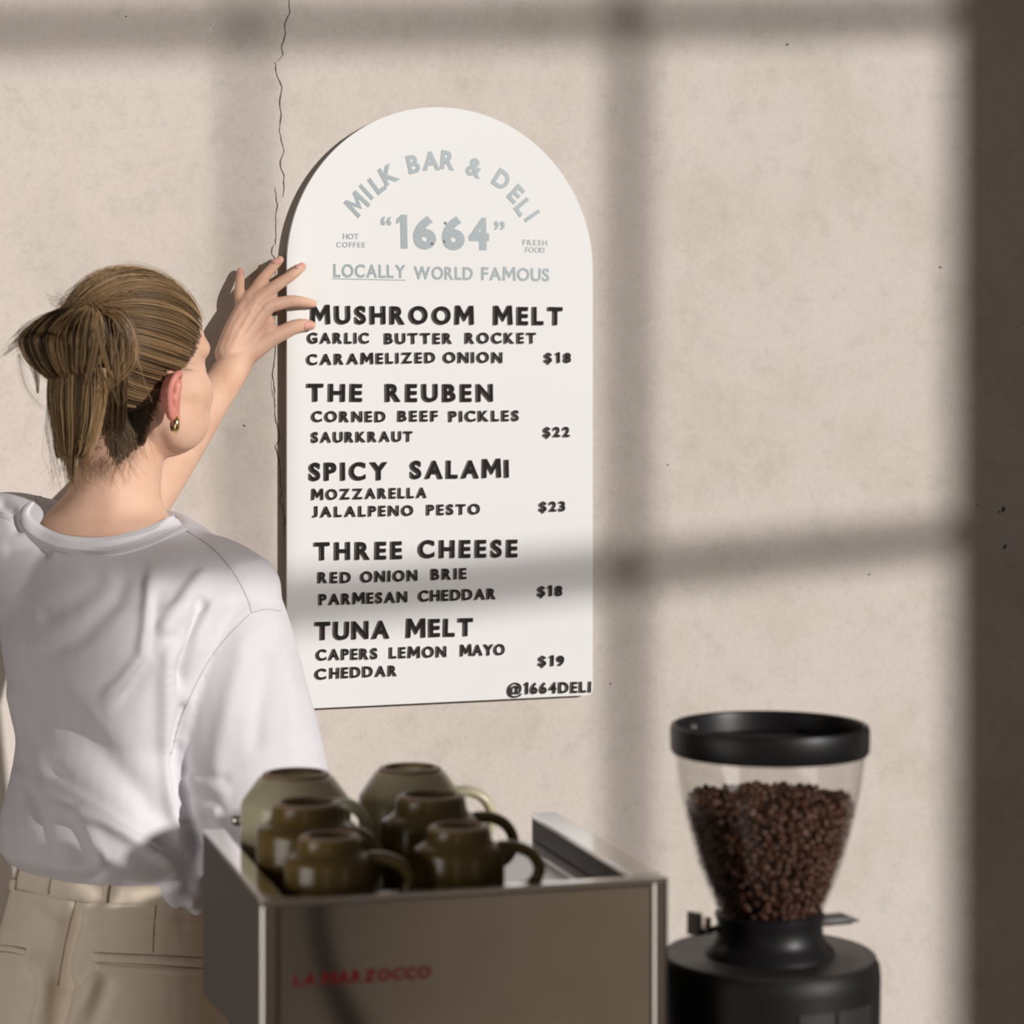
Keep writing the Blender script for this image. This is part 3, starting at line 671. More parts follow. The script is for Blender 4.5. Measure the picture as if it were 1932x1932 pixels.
m_gold = mat('gold', (0.95, 0.70, 0.34), 0.2, metal=1.0)
m_shirt = mat('white_jersey', (0.675, 0.65, 0.68), 0.85, spec=0.15)
nsh = noise(m_shirt, 700, 2, 0.6); nsh2 = noise(m_shirt, 30, 5, 0.6)
rsh = ramp(m_shirt, nsh2.outputs['Fac'], [(0.3, (0.64, 0.62, 0.65)), (0.6, (0.675, 0.655, 0.685))]); nodes(m_shirt)[1].new(rsh.outputs['Color'], nodes(m_shirt)[2].inputs['Base Color']); bump(m_shirt, nsh.outputs['Fac'], 0.12, 0.0008)
m_rib = mat('white_rib', (0.73, 0.71, 0.745), 0.85, spec=0.15)
m_thread = mat('thread', (0.70, 0.67, 0.68), 0.9)
m_groove = mat('stitch_groove', (0.44, 0.41, 0.42), 0.9)
m_pants = mat('cream_cotton', (0.80, 0.70, 0.57), 0.85, spec=0.15)
npt = noise(m_pants, 26, 6, 0.62); npt2 = noise(m_pants, 600, 2)
rpt = ramp(m_pants, npt.outputs['Fac'], [(0.3, (0.765, 0.665, 0.535)), (0.6, (0.815, 0.715, 0.585))]); nodes(m_pants)[1].new(rpt.outputs['Color'], nodes(m_pants)[2].inputs['Base Color']); bump(m_pants, npt.outputs['Fac'], 0.25, 0.004)
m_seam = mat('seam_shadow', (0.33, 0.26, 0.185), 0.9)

DP = 2.82                                    # depth of the head
mpp = DP / F
Hc = W(255, 660, DP - .01)
al = math.radians(42)
hh = (FW * math.cos(al) + RT * math.sin(al)).normalized(); hs = (RT * math.cos(al) - FW * math.sin(al)).normalized(); hu = UP
def HL(s, h, u): return Hc + hs * s + hh * h + hu * u
person = thing('person', 'woman seen from behind in a white tee and cream trousers, hand on the menu board', 'person', (W(215, 1800, 2.83).x, W(215, 1800, 2.83).y, 0))

# --- body: one continuous skin
bm = bmesh.new()
ell(bm, HL(0, -.002, .008), hs * .0715, hh * .0905, hu * .0795, 64)            # cranium
ell(bm, HL(0, .034, -.040), hs * .0600, hh * .0580, hu * .078, 48)           # face
ell(bm, HL(0, .046, -.088), hs * .0470, hh * .0480, hu * .040, 24)           # jaw
ell(bm, HL(0, .078, -.103), hs * .0200, hh * .0170, hu * .018, 16)           # chin
for sg in (-1, 1):
    ell(bm, HL(sg * .034, .044, -.080), hs * .0280, hh * .0360, hu * .040, 24)
    ell(bm, HL(sg * .036, .052, -.052), hs * .0290, hh * .0300, hu * .034, 24)    # cheek
    ell(bm, HL(sg * .032, .060, .002), hs * .027, hh * .0200, hu * .017, 20)      # brow
    ell(bm, HL(sg * .028, .070, -.022), hs * .0125, hh * .0125, hu * .0115, 16)   # eye
tube(bm, [HL(0, .084, -.004), HL(0, .094, -.030), HL(0, .102, -.046)], [.007, .009, .011])
ell(bm, HL(0, .092, -.074), hs * .020, hh * .010, hu * .0055, 12); ell(bm, HL(0, .089, -.083), hs * .017, hh * .010, hu * .006, 12)
# neck and the slope of the shoulders: (px, py, depth, half width px, half thickness m)
rr_ = []
tr_ = (RT * math.cos(math.radians(28)) - FW * math.sin(math.radians(28))); tf_ = (FW * math.cos(math.radians(28)) + RT * math.sin(math.radians(28)))
for px, py, d, hw, b in ((246, 775, 2.832, 62, .042), (236, 820, 2.835, 73, .047), (228, 870, 2.838, 77, .049), (218, 915, 2.84, 83, .051), (209, 945, 2.842, 98, .054), (201, 968, 2.845, 118, .060), (196, 992, 2.846, 142, .069), (198, 1020, 2.85, 152, .070), (206, 1060, 2.86, 158, .066), (216, 1120, 2.86, 170, .07), (220, 1200, 2.86, 160, .07), (215, 1400, 2.85, 150, .080), (215, 1560, 2.85, 165, .082), (215, 1760, 2.85, 178, .085), (215, 1900, 2.85, 170, .08)):
    rr_.append(ering(W(px, py, d), tr_ * (hw * mpp / .95), tf_ * b, 60))
rr_ = [[Vector(q) for q in row] for row in zip(*[catmull(col, 4) for col in zip(*rr_)])]; rr_ = [list(r) for r in rr_]
loft(bm, rr_)
# raised left arm: shoulder, elbow hidden by the neck, wrist, hand on the sign
def PH(px, py, h): return PW(px, py, h)
arm = [(W(52, 1030, 2.90), .045), (W(150, 1030, 3.0), .042), (W(240, 1000, 3.085), .040), (PH(262, 950, .138), .0395), (PH(300, 893, .122), .0375), (PH(345, 828, .104), .0335), (PH(385, 770, .082), .0288), (PH(418, 726, .065), .0250), (PH(440, 693, .053), .0228), (PH(456, 664, .044), .0185)]
tube(bm, [p for p, r in arm], [r for p, r in arm], 36, k=6)
wr = PH(444, 690, .056)
ell(bm, PH(412, 699, .056), Vector((.010, 0, 0)), Vector((0, .011, 0)), Vector((0, 0, .013)), 14)      # ulna head
FG = dict(
 index=[(436, 668, .058, .0165), (470, 622, .056, .0135), (503, 580, .052, .0112), (526, 573, .052, .0092), (551, 568, .047, .0082), (574, 570, .034, .0070), (590, 573, .0268, .0060)],
 middle=[(434, 664, .060, .0150), (458, 612, .057, .0122), (485, 568, .052, .0108), (503, 553, .052, .0090), (521, 539, .048, .0084), (552, 518, .033, .0072), (570, 503, .0268, .0062)],
 ring=[(428, 664, .056, .0150), (447, 610, .050, .0120), (471, 564, .044, .0102), (482, 547, .043, .0086), (493, 530, .039, .0080), (514, 505, .025, .0068), (528, 490, .0150, .0058)],
 little=[(424, 668, .050, .0140), (438, 620, .043, .0108), (456, 580, .036, .0092), (453, 563, .035, .0076), (451.5, 548, .031, .0070), (453, 526, .020, .0062), (453.5, 512, .0120, .0054)],
 thumb=[(450, 680, .052, .0160), (482, 656, .052, .0150), (512, 637, .047, .0125), (534, 627, .043, .0108), (555, 617, .037, .0100), (574, 613, .029, .0085), (587, 614, .0270, .0066)],
)
for k_, ch in FG.items():
    tube(bm, [PH(x, y, .021 + (h - .021) * .78 if h > .021 else h) for x, y, h, r in ch], [r * 1.04 for x, y, h, r in ch], 16, k=4)
tube(bm, [wr, PH(462, 640, .047), PH(480, 600, .044)], [.0230, .0215, .0140], 16, k=3, flat=.62, up=(0, 1, 0))
tube(bm, [PH(440, 640, .043), PH(463, 590, .038)], [.0150, .0110], 14)
tube(bm, [PH(500, 636, .042), PH(508, 607, .043)], [.0085, .0085], 12)                             # web of the thumb
# right arm, hanging inside the sleeve, hand beside the thigh
tube(bm, [W(390, 1130, 2.81), W(440, 1180, 2.79), W(500, 1300, 2.765), W(548, 1460, 2.76), W(560, 1640, 2.74), W(566, 1800, 2.72), W(568, 1850, 2.72)], [.036, .038, .038, .036, .033, .026, .024], 16, k=3)
for i, (dx, dy) in enumerate(((-26, 150), (-8, 168), (10, 162), (26, 142))):
    tube(bm, [W(566, 1850, 2.72), W(566 + dx, 1930, 2.715), W(566 + dx * 1.1, 1990, 2.71), W(566 + dx * 1.1 + 4, 1930 + dy * .7, 2.70)], [.014, .012, .009, .0062], 12, k=2)
tube(bm, [W(556, 1870, 2.70), W(530, 1930, 2.68), W(528, 1975, 2.67)], [.014, .0105, .008], 12, k=2)
body = remesh(bm, 0.0021, 4, 0.5)
def relax(me, wt, it):
    co = coords(me); n = len(co); E = np.empty(len(me.edges) * 2, int); me.edges.foreach_get('vertices', E); E = E.reshape(-1, 2)
    deg = np.bincount(E.ravel(), minlength=n).astype(float)[:, None]
    for k_ in range(it):
        s_ = np.zeros_like(co)
        for c_ in range(3):
            s_[:, c_] = np.bincount(E[:, 0], co[E[:, 1], c_], n) + np.bincount(E[:, 1], co[E[:, 0], c_], n)
        lam = 0.6 if k_ % 2 == 0 else -0.56
        co = co + (s_ / deg - co) * (lam * wt[:, None])
    setco(me, co)
bp_, bd_ = projpx(coords(body))
hand_w = np.clip((bp_[:, 0] - 400) / 50, 0, 1) * np.clip((720 - bp_[:, 1]) / 30, 0, 1) * (bd_ > 3.0)
relax(body, 1 - hand_w, 90)
co_ = coords(body); loc = co_ - np.array(Hc); fz = (loc @ np.array(hh)); uz = loc[:, 2]
face_w = np.clip((fz - .005) / .03, 0, 1) * (uz > -.16) * (bd_ < 3.0)
for k_ in range(26):
    relax(body, face_w * .8, 1)
# knuckles and tendons on the back of the hand, hollows of temple and nape
for pts, amp, wd in (([(430, 668), (452, 628), (474, 590), (486, 566)], .0011, 4.5), ([(440, 664), (470, 620), (498, 586), (506, 577)], .0011, 4.5), ([(424, 664), (440, 620), (460, 580)], .0008, 4.0),
                     ([(496, 582), (512, 576)], .0016, 7), ([(478, 570), (492, 563)], .0014, 7), ([(464, 566), (476, 560)], .001, 6), ([(548, 570), (553, 567)], .0008, 6), ([(516, 543), (526, 536)], .0009, 6),
                     ([(455, 634), (480, 598)], -.0010, 5), ([(447, 625), (470, 584)], -.0009, 5), ([(210, 860), (214, 940), (206, 1000)], .002, 22)):
    folds(body, [(pts, amp, wd)])
skin = link('body', body, m_skin, person, True)
tb = bvh(body)

# --- ear (standing off the head, seen from behind) and the earring
bm = bmesh.new()
E0 = HL(.0700, -.006, -.060)
def EL(a, b, c): return E0 + hs * a + hh * b + hu * c      # a: outward, b: forward, c: up
rim = [(.006, .010, .027), (.0125, .004, .0315), (.0165, -.003, .030), (.0168, -.010, .022), (.0145, -.012, .010), (.011, -.009, -.006), (.008, -.003, -.018), (.006, .004, -.024)]
tube(bm, [EL(*q) for q in rim], [.0030, .0040, .0042, .0042, .0040, .0038, .0046, .0040], 12, k=4)
tube(bm, [EL(-.002, .006, .022), EL(-.001, .002, .004), EL(-.001, .006, -.016)], [.011, .012, .008], 12, k=3); tube(bm, [EL(.009, .004, .018), EL(.008, .001, .002), EL(.005, .003, -.014)], [.0058, .0058, .0050], 12, k=3)
tube(bm, [EL(.004, .002, .026), EL(.010, -.004, .021)], [.006, .005], 10); tube(bm, [EL(.002, .001, .004), EL(.009, -.007, .004)], [.0065, .005], 10); tube(bm, [EL(.001, .004, -.014), EL(.006, .000, -.016)], [.006, .006], 10)
tube(bm, [EL(.005, .004, -.020), EL(.0055, .004, -.0275)], [.0062, .0052], 12)
em_ = remesh(bm, 0.0011, 4, .5); ear = link('ear', em_, m_ear, person, True); ear['label'] = 'pink right ear'
bm = bmesh.new(); ec = W(330, 797, topx(EL(.006, .004, -.027))[2] - .002)
for i in range(1):
    N = 36; rings = []
    for k_ in range(N):
        a = math.radians(112) + math.radians(316) * k_ / (N - 1); t = k_ / (N - 1); r_ = .0009 + .0034 * math.sin(math.pi * t) ** 0.8
        dr = hs * math.cos(a) * .75 + UP * math.sin(a) * 1.0 + hh * math.cos(a) * -.25; cc = ec + dr * .0086; ax_ = hh
        rings.append([cc + dr.normalized() * (r_ * math.cos(2 * math.pi * q / 14)) + ax_ * (r_ * 1.15 * math.sin(2 * math.pi * q / 14)) for q in range(14)])
    loft(bm, rings)
er = obj('earring', bm, m_gold, person, True); er['label'] = 'chunky gold hoop earring'

# --- fingernails
def nail(px, py, ang, ln, wd):
    P_, n_ = hit(tb, px, py); 
    if P_ is None: return
    s_ = topx(P_)[2] / F
    d2 = (RT * math.cos(ang) + UP * math.sin(ang)); d2 = (d2 - n_ * d2.dot(n_)).normalized(); sd = n_.cross(d2)
    bm = bmesh.new(); top = []; N = 7; M_ = 9
    for i in range(M_):
        u = -1 + 2 * i / (M_ - 1); row = []
        wv = wd * s_ * (1 - .25 * max(0, u) ** 2) * math.sqrt(max(0, 1 - (abs(u)) ** 4) * .9 + .1)
        for j in range(N):
            v = -1 + 2 * j / (N - 1)
            q0 = P_ + d2 * (u * ln * s_) + sd * (v * wv); h_ = tb.ray_cast(q0 + n_ * .006, -n_, .02)
            row.append((h_[0] if h_[0] is not None else q0 - n_ * .002) + n_ * (.0010 - .0004 * v * v))
        top.append([bm.verts.new(q) for q in row])
    for a, b in zip(top, top[1:]):
        for j in range(N - 1): bm.faces.new((a[j], a[j + 1], b[j + 1], b[j]))
    bmesh.ops.recalc_face_normals(bm, faces=bm.faces[:]); bmesh.ops.solidify(bm, geom=bm.faces[:], thickness=.0006)
    obj('fingernail', bm, m_nail, person, True)
nail(522, 492, math.radians(38), 10, 7.5); nail(453.5, 513, math.radians(92), 9, 7); nail(566, 502, math.radians(28), 10, 5); nail(582, 614, math.radians(14), 11, 7)

# --- trousers
bm = bmesh.new(); rings = []
rot = math.radians(42); pr = RT * math.cos(rot) - FW * math.sin(rot); pf = FW * math.cos(rot) + RT * math.sin(rot)
for px, py, d, a, b in ((222, 1590, 2.83, .126, .100), (220, 1632, 2.83, .129, .102), (218, 1690, 2.83, .136, .110), (216, 1760, 2.83, .145, .121), (214, 1840, 2.83, .152, .130), (212, 1920, 2.83, .156, .132), (212, 2000, 2.83, .154, .126)):
    rings.append(ering(W(px, py, d), pr * a, pf * b, 40, p=.9))
loft(bm, rings)
fl = CAMZ
for sg, kx in ((-1, -1), (1, 1)):
    c0 = W(212, 1900, 2.83) + pr * (sg * .076); zs = [c0.z, c0.z - .12, .50, .12, .035]
    loft(bm, [ering(Vector((c0.x, c0.y, z)) + pr * (sg * o_), pr * r_, pf * (r_ * 1.1), 24) for z, r_, o_ in ((c0.z, .076, 0), (c0.z - .15, .084, .003), (.52, .078, .008), (.14, .082, .012), (.03, .084, .012))])
tm = remesh(bm, 0.0045, 8, .5)
folds(tm, [([(150, 1680), (134, 1740), (118, 1800), (110, 1860), (104, 1932), (100, 2010)], -.016, 16), ([(104, 1830), (112, 1880), (104, 1990)], -.008, 30), ([(175, 1826), (150, 1855), (112, 1870)], -.005, 10), ([(185, 1820), (165, 1880), (120, 1960)], .006, 14),
           ([(210, 1835), (190, 1890), (150, 1990)], -.005, 14), ([(60, 1790), (80, 1850), (62, 1932), (40, 1990)], .007, 18), ([(48, 1815), (58, 1880), (30, 1970)], -.006, 14), ([(150, 1760), (240, 1742), (350, 1735)], .0022, 9), ([(170, 1778), (260, 1766), (380, 1748)], -.002, 8),
           ([(120, 1720), (165, 1708), (200, 1690)], .003, 12), ([(60, 1700), (85, 1730), (120, 1745)], .003, 12)])
co = coords(tm); nr = normals(tm)
pants = link('trousers', tm, m_pants, person, True); tp = bvh(tm)
def strip(name, pts, wpx, m, parent, trees, thick=.0016, lift=.0006, k=6, taper=False):
    """a flat band of cloth lying on whatever surface the line crosses."""
    q = catmull(pts, k); L = []; 
    for i, p in enumerate(q):
        a = q[max(i - 1, 0)]; b = q[min(i + 1, len(q) - 1)]; t = (b - a) / (np.linalg.norm(b - a) + 1e-9); n2 = np.array([-t[1], t[0]])
        row = []
        for s_ in (-1, -.33, .33, 1):
            P_, n_ = hit(trees, *(p + n2 * s_ * wpx / 2))
            if P_ is None: row = None; break
            row.append((P_, n_))
        if row: L.append(row)
    if len(L) < 2: return None
    bm = bmesh.new(); R_ = []
    for row in L:
        nrm = sum((n for _, n in row), Vector()).normalized()
        R_.append([P_ + nrm * (lift + thick * (0.35 if j in (0, 3) else 1)) for j, (P_, _) in enumerate(row)] + [row[3][0] - nrm * .0015, row[0][0] - nrm * .0015])
    loft(bm, R_); return obj(name, bm, m, parent, True)
wb = strip('waistband', [(20, 1652), (60, 1660), (110, 1672), (170, 1680), (240, 1684), (330, 1684), (400, 1676)], 46, m_pants, pants, tp, .0018, .0004)
for x, y in ((30, 1656), (93, 1664), (203, 1680)):
    strip('seam', [(x + 10.5, y - 22), (x + 5.5, y), (x + 1.5, y + 23)], 1.8, m_seam, pants, tp, .0003, .0022)
    strip('belt_loop', [(x + 5, y - 24), (x, y), (x - 4, y + 23)], 9, m_pants, pants, [tp] + ([bvh(wb.data)] if False else []), .0032, .0022)
strip('pocket_welt', [(178, 1806), (240, 1809), (310, 1812), (392, 1818)], 17, m_pants, pants, tp, .0014)
strip('pocket_welt', [(182, 1824), (240, 1829), (310, 1832), (392, 1835)], 13, m_pants, pants, tp, .0010)
strip('pocket_welt', [(-6, 1788), (20, 1790), (48, 1797)], 11, m_pants, pants, tp, .0012)
for pts in ([(175, 1797), (240, 1800), (310, 1803), (392, 1808)], [(178, 1815), (240, 1818), (310, 1822), (392, 1828)], [(-6, 1795), (20, 1797), (46, 1802)], [(-6, 1783), (22, 1785), (50, 1790)], [(146, 1692), (132, 1740), (119, 1800), (109, 1860)], [(294, 1706), (290, 1750), (288, 1797)], [(18, 1676), (60, 1684), (110, 1695), (170, 1704)]):
    strip('seam', pts, 1.7, m_seam, pants, tp, .0003, .0003)
# shoes
m_shoe = mat('white_canvas', (0.6, 0.58, 0.55), 0.8)
for sg in (-1, 1):
    c0 = W(212, 1900, 2.83) + pr * (sg * .088); b0 = Vector((c0.x, c0.y, 0)); bm = bmesh.new()
    tube(bm, [b0 - pf * .07 + UP * .032, b0 + UP * .036, b0 + pf * .10 + UP * .03, b0 + pf * .15 + UP * .024], [.030, .034, .036, .024], 16, k=3); tube(bm, [b0 + UP * .03, b0 + UP * .09], [.036, .034], 14)
    obj('shoe', bm, m_shoe, person, True)

# --- shirt
bm = bmesh.new(); rings = []
for px, py, d, rt_, a, b, tl in ((197, 1000, 2.845, 36, .106, .079, .30), (206, 1026, 2.845, 39, .136, .092, .27), (222, 1066, 2.845, 44, .173, .108, .20), (228, 1120, 2.84, 50, .194, .115, .10), (222, 1200, 2.835, 55, .190, .121, .03), (214, 1300, 2.83, 57, .170, .112, 0),
                                 (214, 1390, 2.83, 57, .152, .100, 0), (212, 1470, 2.83, 57, .155, .109, 0), (206, 1545, 2.83, 55, .152, .120, 0), (204, 1600, 2.83, 52, .145, .120, 0), (206, 1645, 2.83, 45, .132, .110, -.16), (210, 1668, 2.83, 45, .112, .094, -.2)):
    r_ = math.radians(rt_); a_ = RT * math.cos(r_) - FW * math.sin(r_); b_ = FW * math.cos(r_) + RT * math.sin(r_)
    rings.append(ering(W(px, py, d), a_ * a, b_ * b, 40, tl, .92))
loft(bm, rings)
# right shoulder and wide sleeve
def vring(px, py, d, hw, b, tl=0.0, yaw=34):
    r_ = math.radians(yaw); a_ = (RT * math.cos(r_) - FW * math.sin(r_)); b_ = FW * math.cos(r_) + RT * math.sin(r_)
    return [p for p in ering(W(px, py, d), a_ * (hw * mpp), b_ * b, 32, tl)]
tube(bm, [W(290, 1040, 2.83), W(350, 1055, 2.82), W(405, 1084, 2.80), (W(440, 1122, 2.785))], [.030, .036, .047, .058], 20, k=3)
loft(bm, [vring(420, 1100, 2.785, 62, .050), vring(440, 1140, 2.78, 92, .062), vring(448, 1200, 2.77, 104, .068), vring(457, 1280, 2.765, 118, .072), vring(466, 1360, 2.76, 136, .076), vring(474, 1440, 2.755, 148, .079), vring(490, 1520, 2.75, 150, .080), vring(512, 1600, 2.745, 150, .079), vring(522, 1650, 2.745, 148, .078)])
tube(bm, [W(52, 985, 2.888), W(78, 1022, 2.838), W(120, 1044, 2.80), W(190, 1054, 2.787), W(250, 1046, 2.787), W(310, 1022, 2.797), W(348, 1006, 2.818)], .0145, 12, k=3)
# left shoulder and the raised sleeve running forward
tube(bm, [W(150, 1105, 2.868), W(100, 1078, 2.878), W(58, 1058, 2.892), W(8, 1040, 2.92), W(-50, 1046, 2.95)], [.086, .083, .079, .073, .066], 48, k=4)
tube(bm, [W(8, 1010, 2.93), W(20, 1012, 2.98), W(95, 1035, 3.02)], [.052, .052, .054], 40, k=4)
# knot of cloth at the hem
tube(bm, [W(352, 1650, 2.76), W(362, 1690, 2.745), W(372, 1712, 2.745)], [.020, .017, .011], 14, k=3); tube(bm, [W(318, 1668, 2.735), W(326, 1690, 2.728), W(332, 1706, 2.728)], [.020, .014, .007], 14, k=3); tube(bm, [W(340, 1690, 2.73), W(362, 1704, 2.73)], [.009, .008], 12)
tube(bm, [W(34, 1590, 2.79), W(38, 1620, 2.80)], [.016, .010], 12)
sm = remesh(bm, 0.0031, 7, .5)
relax(sm, np.ones(len(sm.vertices)), 60)
folds(sm, [
 ([(290, 1050), (284, 1120), (278, 1190), (270, 1240), (225, 1292), (178, 1335)], .008, (13, 30)), ([(300, 1090), (292, 1170), (288, 1240), (250, 1300), (205, 1350)], -.008, 15),
 ([(296, 1205), (325, 1160), (360, 1110), (396, 1070)], .007, (26, 12)), ([(322, 1226), (350, 1180), (388, 1120)], -.006, 16),
 ([(392, 1110), (362, 1190), (346, 1250), (334, 1310)], -.013, 13), ([(368, 1120), (340, 1190), (324, 1270)], .005, 14),
 ([(200, 1070), (170, 1110), (130, 1140), (60, 1170)], -.004, 22), ([(245, 1060), (215, 1130), (150, 1200), (60, 1250)], -.005, 22),
 ([(20, 1240), (90, 1330), (180, 1420), (270, 1510), (345, 1610)], -.012, 34), ([(10, 1280), (40, 1380), (90, 1470)], .006, 22),
 ([(48, 1450), (92, 1490), (140, 1512), (200, 1545), (270, 1585), (352, 1642)], .014, (16, 34)), ([(60, 1430), (130, 1478), (220, 1530), (300, 1585), (350, 1625)], -.010, 15),
 ([(140, 1512), (160, 1545), (178, 1590), (200, 1640)], .006, 13), ([(112, 1520), (140, 1570), (168, 1640)], -.006, 20),
 ([(40, 1400), (60, 1470), (76, 1530), (98, 1620)], -.005, 11), ([(32, 1440), (44, 1500), (70, 1580)], .005, 14),
 ([(322, 1200), (314, 1290), (312, 1390), (324, 1490), (346, 1590), (354, 1640)], .009, 14), ([(330, 1395), (334, 1450), (342, 1510), (362, 1590), (374, 1640)], -.012, 11),
 ([(350, 1320), (338, 1380), (326, 1430)], -.008, 9),
 ([(470, 1160), (452, 1250), (430, 1340), (412, 1430), (408, 1520)], .004, 20), ([(500, 1180), (500, 1260), (488, 1350), (478, 1440)], -.004, 18), ([(530, 1200), (545, 1300), (552, 1400), (560, 1470)], .003, 18),
 ([(335, 1440), (375, 1462), (420, 1470), (440, 1475)], -.0025, 9), ([(340, 1468), (390, 1480), (440, 1500)], .0025, 12), ([(345, 1500), (395, 1510), (430, 1540)], -.0025, 9), ([(400, 1520), (420, 1560), (446, 1590)], .004, 9), ([(380, 1530), (400, 1575), (410, 1620)], -.004, 9),
 ([(40, 1010), (20, 960), (-10, 940)], -.006, 10), ([(0, 1040), (60, 1030), (100, 1050)], -.004, 14)])
relax(sm, np.ones(len(sm.vertices)), 14)
shirt = link('t_shirt', sm, m_shirt, person, True); ts = bvh(sm)
# ribbed collar lying around the nape
top_e = [(80, 936), (64, 949), (55, 964), (62, 978), (93, 999), (132, 1011), (186, 1014), (232, 1007), (275, 995), (315, 977), (330, 972)]
bot_e = [(62, 936), (40, 960), (35, 984), (44, 1003), (72, 1024), (115, 1041), (190, 1049), (240, 1043), (290, 1027), (335, 1006), (353, 998)]
TE = catmull(top_e, 4); BE = catmull(bot_e, 4); rows = []
dfar = [2.90, 2.885, 2.86, 2.83, 2.795, 2.77, 2.762, 2.765, 2.775, 2.795, 2.81]
DF = [x[0] for x in catmull([(q,) for q in dfar], 4)]
trees = [tb, ts]; R_ = []
for a, b, dd in zip(TE, BE, DF):
    row = []
    for t in (0, .35, .7, 1.0):
        p = a + (b - a) * t; P_, n_ = hit(trees, *p); d_ = topx(P_)[2] if P_ is not None else 9
        if d_ > dd + .035 : d_ = dd
        row.append(W(p[0], p[1], d_ - (.0045 if t < .8 else .0025)))
    R_.append(row)
Dm = np.array([[topx(p)[2] for p in r] for r in R_])
for _ in range(5):
    Dm[1:-1] = .5 * Dm[1:-1] + .25 * (Dm[:-2] + Dm[2:])
rings = []
for i, (a, b) in enumerate(zip(TE, BE)):
    o_ = []
    for j, t in enumerate((0, .35, .7, 1.0)):
        p = a + (b - a) * t; o_.append(W(p[0], p[1], Dm[i, j] - (.0015 if j in (1, 2) else 0)))
    bk = [W(*(a + (b - a) * t), Dm[i, j] + .004) for j, t in ((3, 1.0), (0, 0.0))]
    rings.append(o_ + bk)
bm = bmesh.new(); loft(bm, rings); collar = obj('collar', bm, m_rib, shirt, True)
tcl = bvh(collar.data)
for f_ in (.80, .90):
    strip('stitching', [tuple(np.array(a) * (1 - f_) + np.array(b) * f_) for a, b in list(zip(top_e, bot_e))[2:]], 1.3, m_groove, shirt, [tcl, ts], .0003, .0003)
for pts in ([(352, 1002), (400, 1034), (440, 1080), (466, 1128), (474, 1156)], [(474, 1157), (500, 1150), (530, 1153)], [(470, 1160), (430, 1200), (395, 1245), (365, 1300), (340, 1360), (322, 1425)]):
    strip('seam', pts, 1.5, m_groove, shirt, [ts], .0003, .0003)

# --- hair: a combed skull cap, a messy bun and a loose tail, all of fine strands
m_hair = bpy.data.materials.new('dark_blonde_hair'); m_hair.use_nodes = True
hn, hl, hb_ = nodes(m_hair); at = hn.new('ShaderNodeAttribute'); at.attribute_name = 'tone'
hr = ramp(m_hair, at.outputs['Fac'], [(0.0, (0.036, 0.018, 0.008)), (0.30, (0.125, 0.074, 0.035)), (0.62, (0.345, 0.212, 0.100)), (1.0, (0.72, 0.49, 0.25))])
hl.new(hr.outputs['Color'], hb_.inputs['Base Color']); hb_.inputs['Roughness'].default_value = 0.42; hb_.inputs['Specular IOR Level'].default_value = 0.45
def strand_mesh(S, rad, tone):
    """S: (n, k, 3) paths -> one mesh of thin three-sided strands."""
    S = np.asarray(S); n, k, _ = S.shape
    T = np.gradient(S, axis=1); T /= np.linalg.norm(T, axis=2, keepdims=True) + 1e-12
    ref = np.array([0.31, 0.2, 0.93]); N1 = np.cross(T, ref); N1 /= np.linalg.norm(N1, axis=2, keepdims=True) + 1e-9; N2 = np.cross(T, N1)
    r = np.asarray(rad)[:, None, None] * np.linspace(1, .45, k)[None, :, None]
    ring = np.stack([S + r * (N1 * math.cos(a) + N2 * math.sin(a)) for a in (0, 2.094, 4.189)], 2)
    V = ring.reshape(-1, 3); b = (np.arange(n)[:, None] * k + np.arange(k - 1)[None, :]).ravel() * 3; F_ = []
    for j in range(3):
        j2 = (j + 1) % 3; F_.append(np.stack([b + j, b + j2, b + 3 + j2, b + 3 + j], 1))
    F_ = np.concatenate(F_); me = bpy.data.meshes.new('hair'); me.vertices.add(len(V)); me.vertices.foreach_set('co', V.ravel())
    me.loops.add(F_.size); me.loops.foreach_set('vertex_index', F_.ravel().astype(np.int32))
    me.polygons.add(len(F_)); me.polygons.foreach_set('loop_start', np.arange(0, F_.size, 4, dtype=np.int32))
    me.update(calc_edges=True); me.validate()
    a_ = me.attributes.new('tone', 'FLOAT', 'POINT'); a_.data.foreach_set('value', np.repeat(np.asarray(tone), k * 3).astype(np.float32))
    return me
def join(meshes):
    bm = bmesh.new()
    for m in meshes: bm.from_mesh(m)
    me = bpy.data.meshes.new('hair'); bm.to_mesh(me); bm.free(); return me
def toned(bm, v):
    bmesh.ops.recalc_face_normals(bm, faces=bm.faces[:]); me = bpy.data.meshes.new('c'); bm.to_mesh(me); bm.free()
    a_ = me.attributes.new('tone', 'FLOAT', 'POINT'); a_.data.foreach_set('value', np.full(len(me.vertices), v, np.float32)); return me
AZ = [0, 25, 45, 60, 72, 80, 92, 99, 106, 120, 148, 165, 180]; ELV = [42, 34, 20, 0, -15, -21, -15, -38, -50, -56, -60, -62, -62]
def hair_lim(az): return np.interp(abs(az), AZ, ELV)
def ldir(az, el):
    a, e = math.radians(az), math.radians(el)
    return hh * (math.cos(e) * math.cos(a)) + hs * (math.cos(e) * math.sin(a)) + hu * math.sin(e)
_rc = {}
def rscalp(d):
    h = tb.ray_cast(Hc, d)
    if h[0] is None: return .09
    return min(h[3], .135)
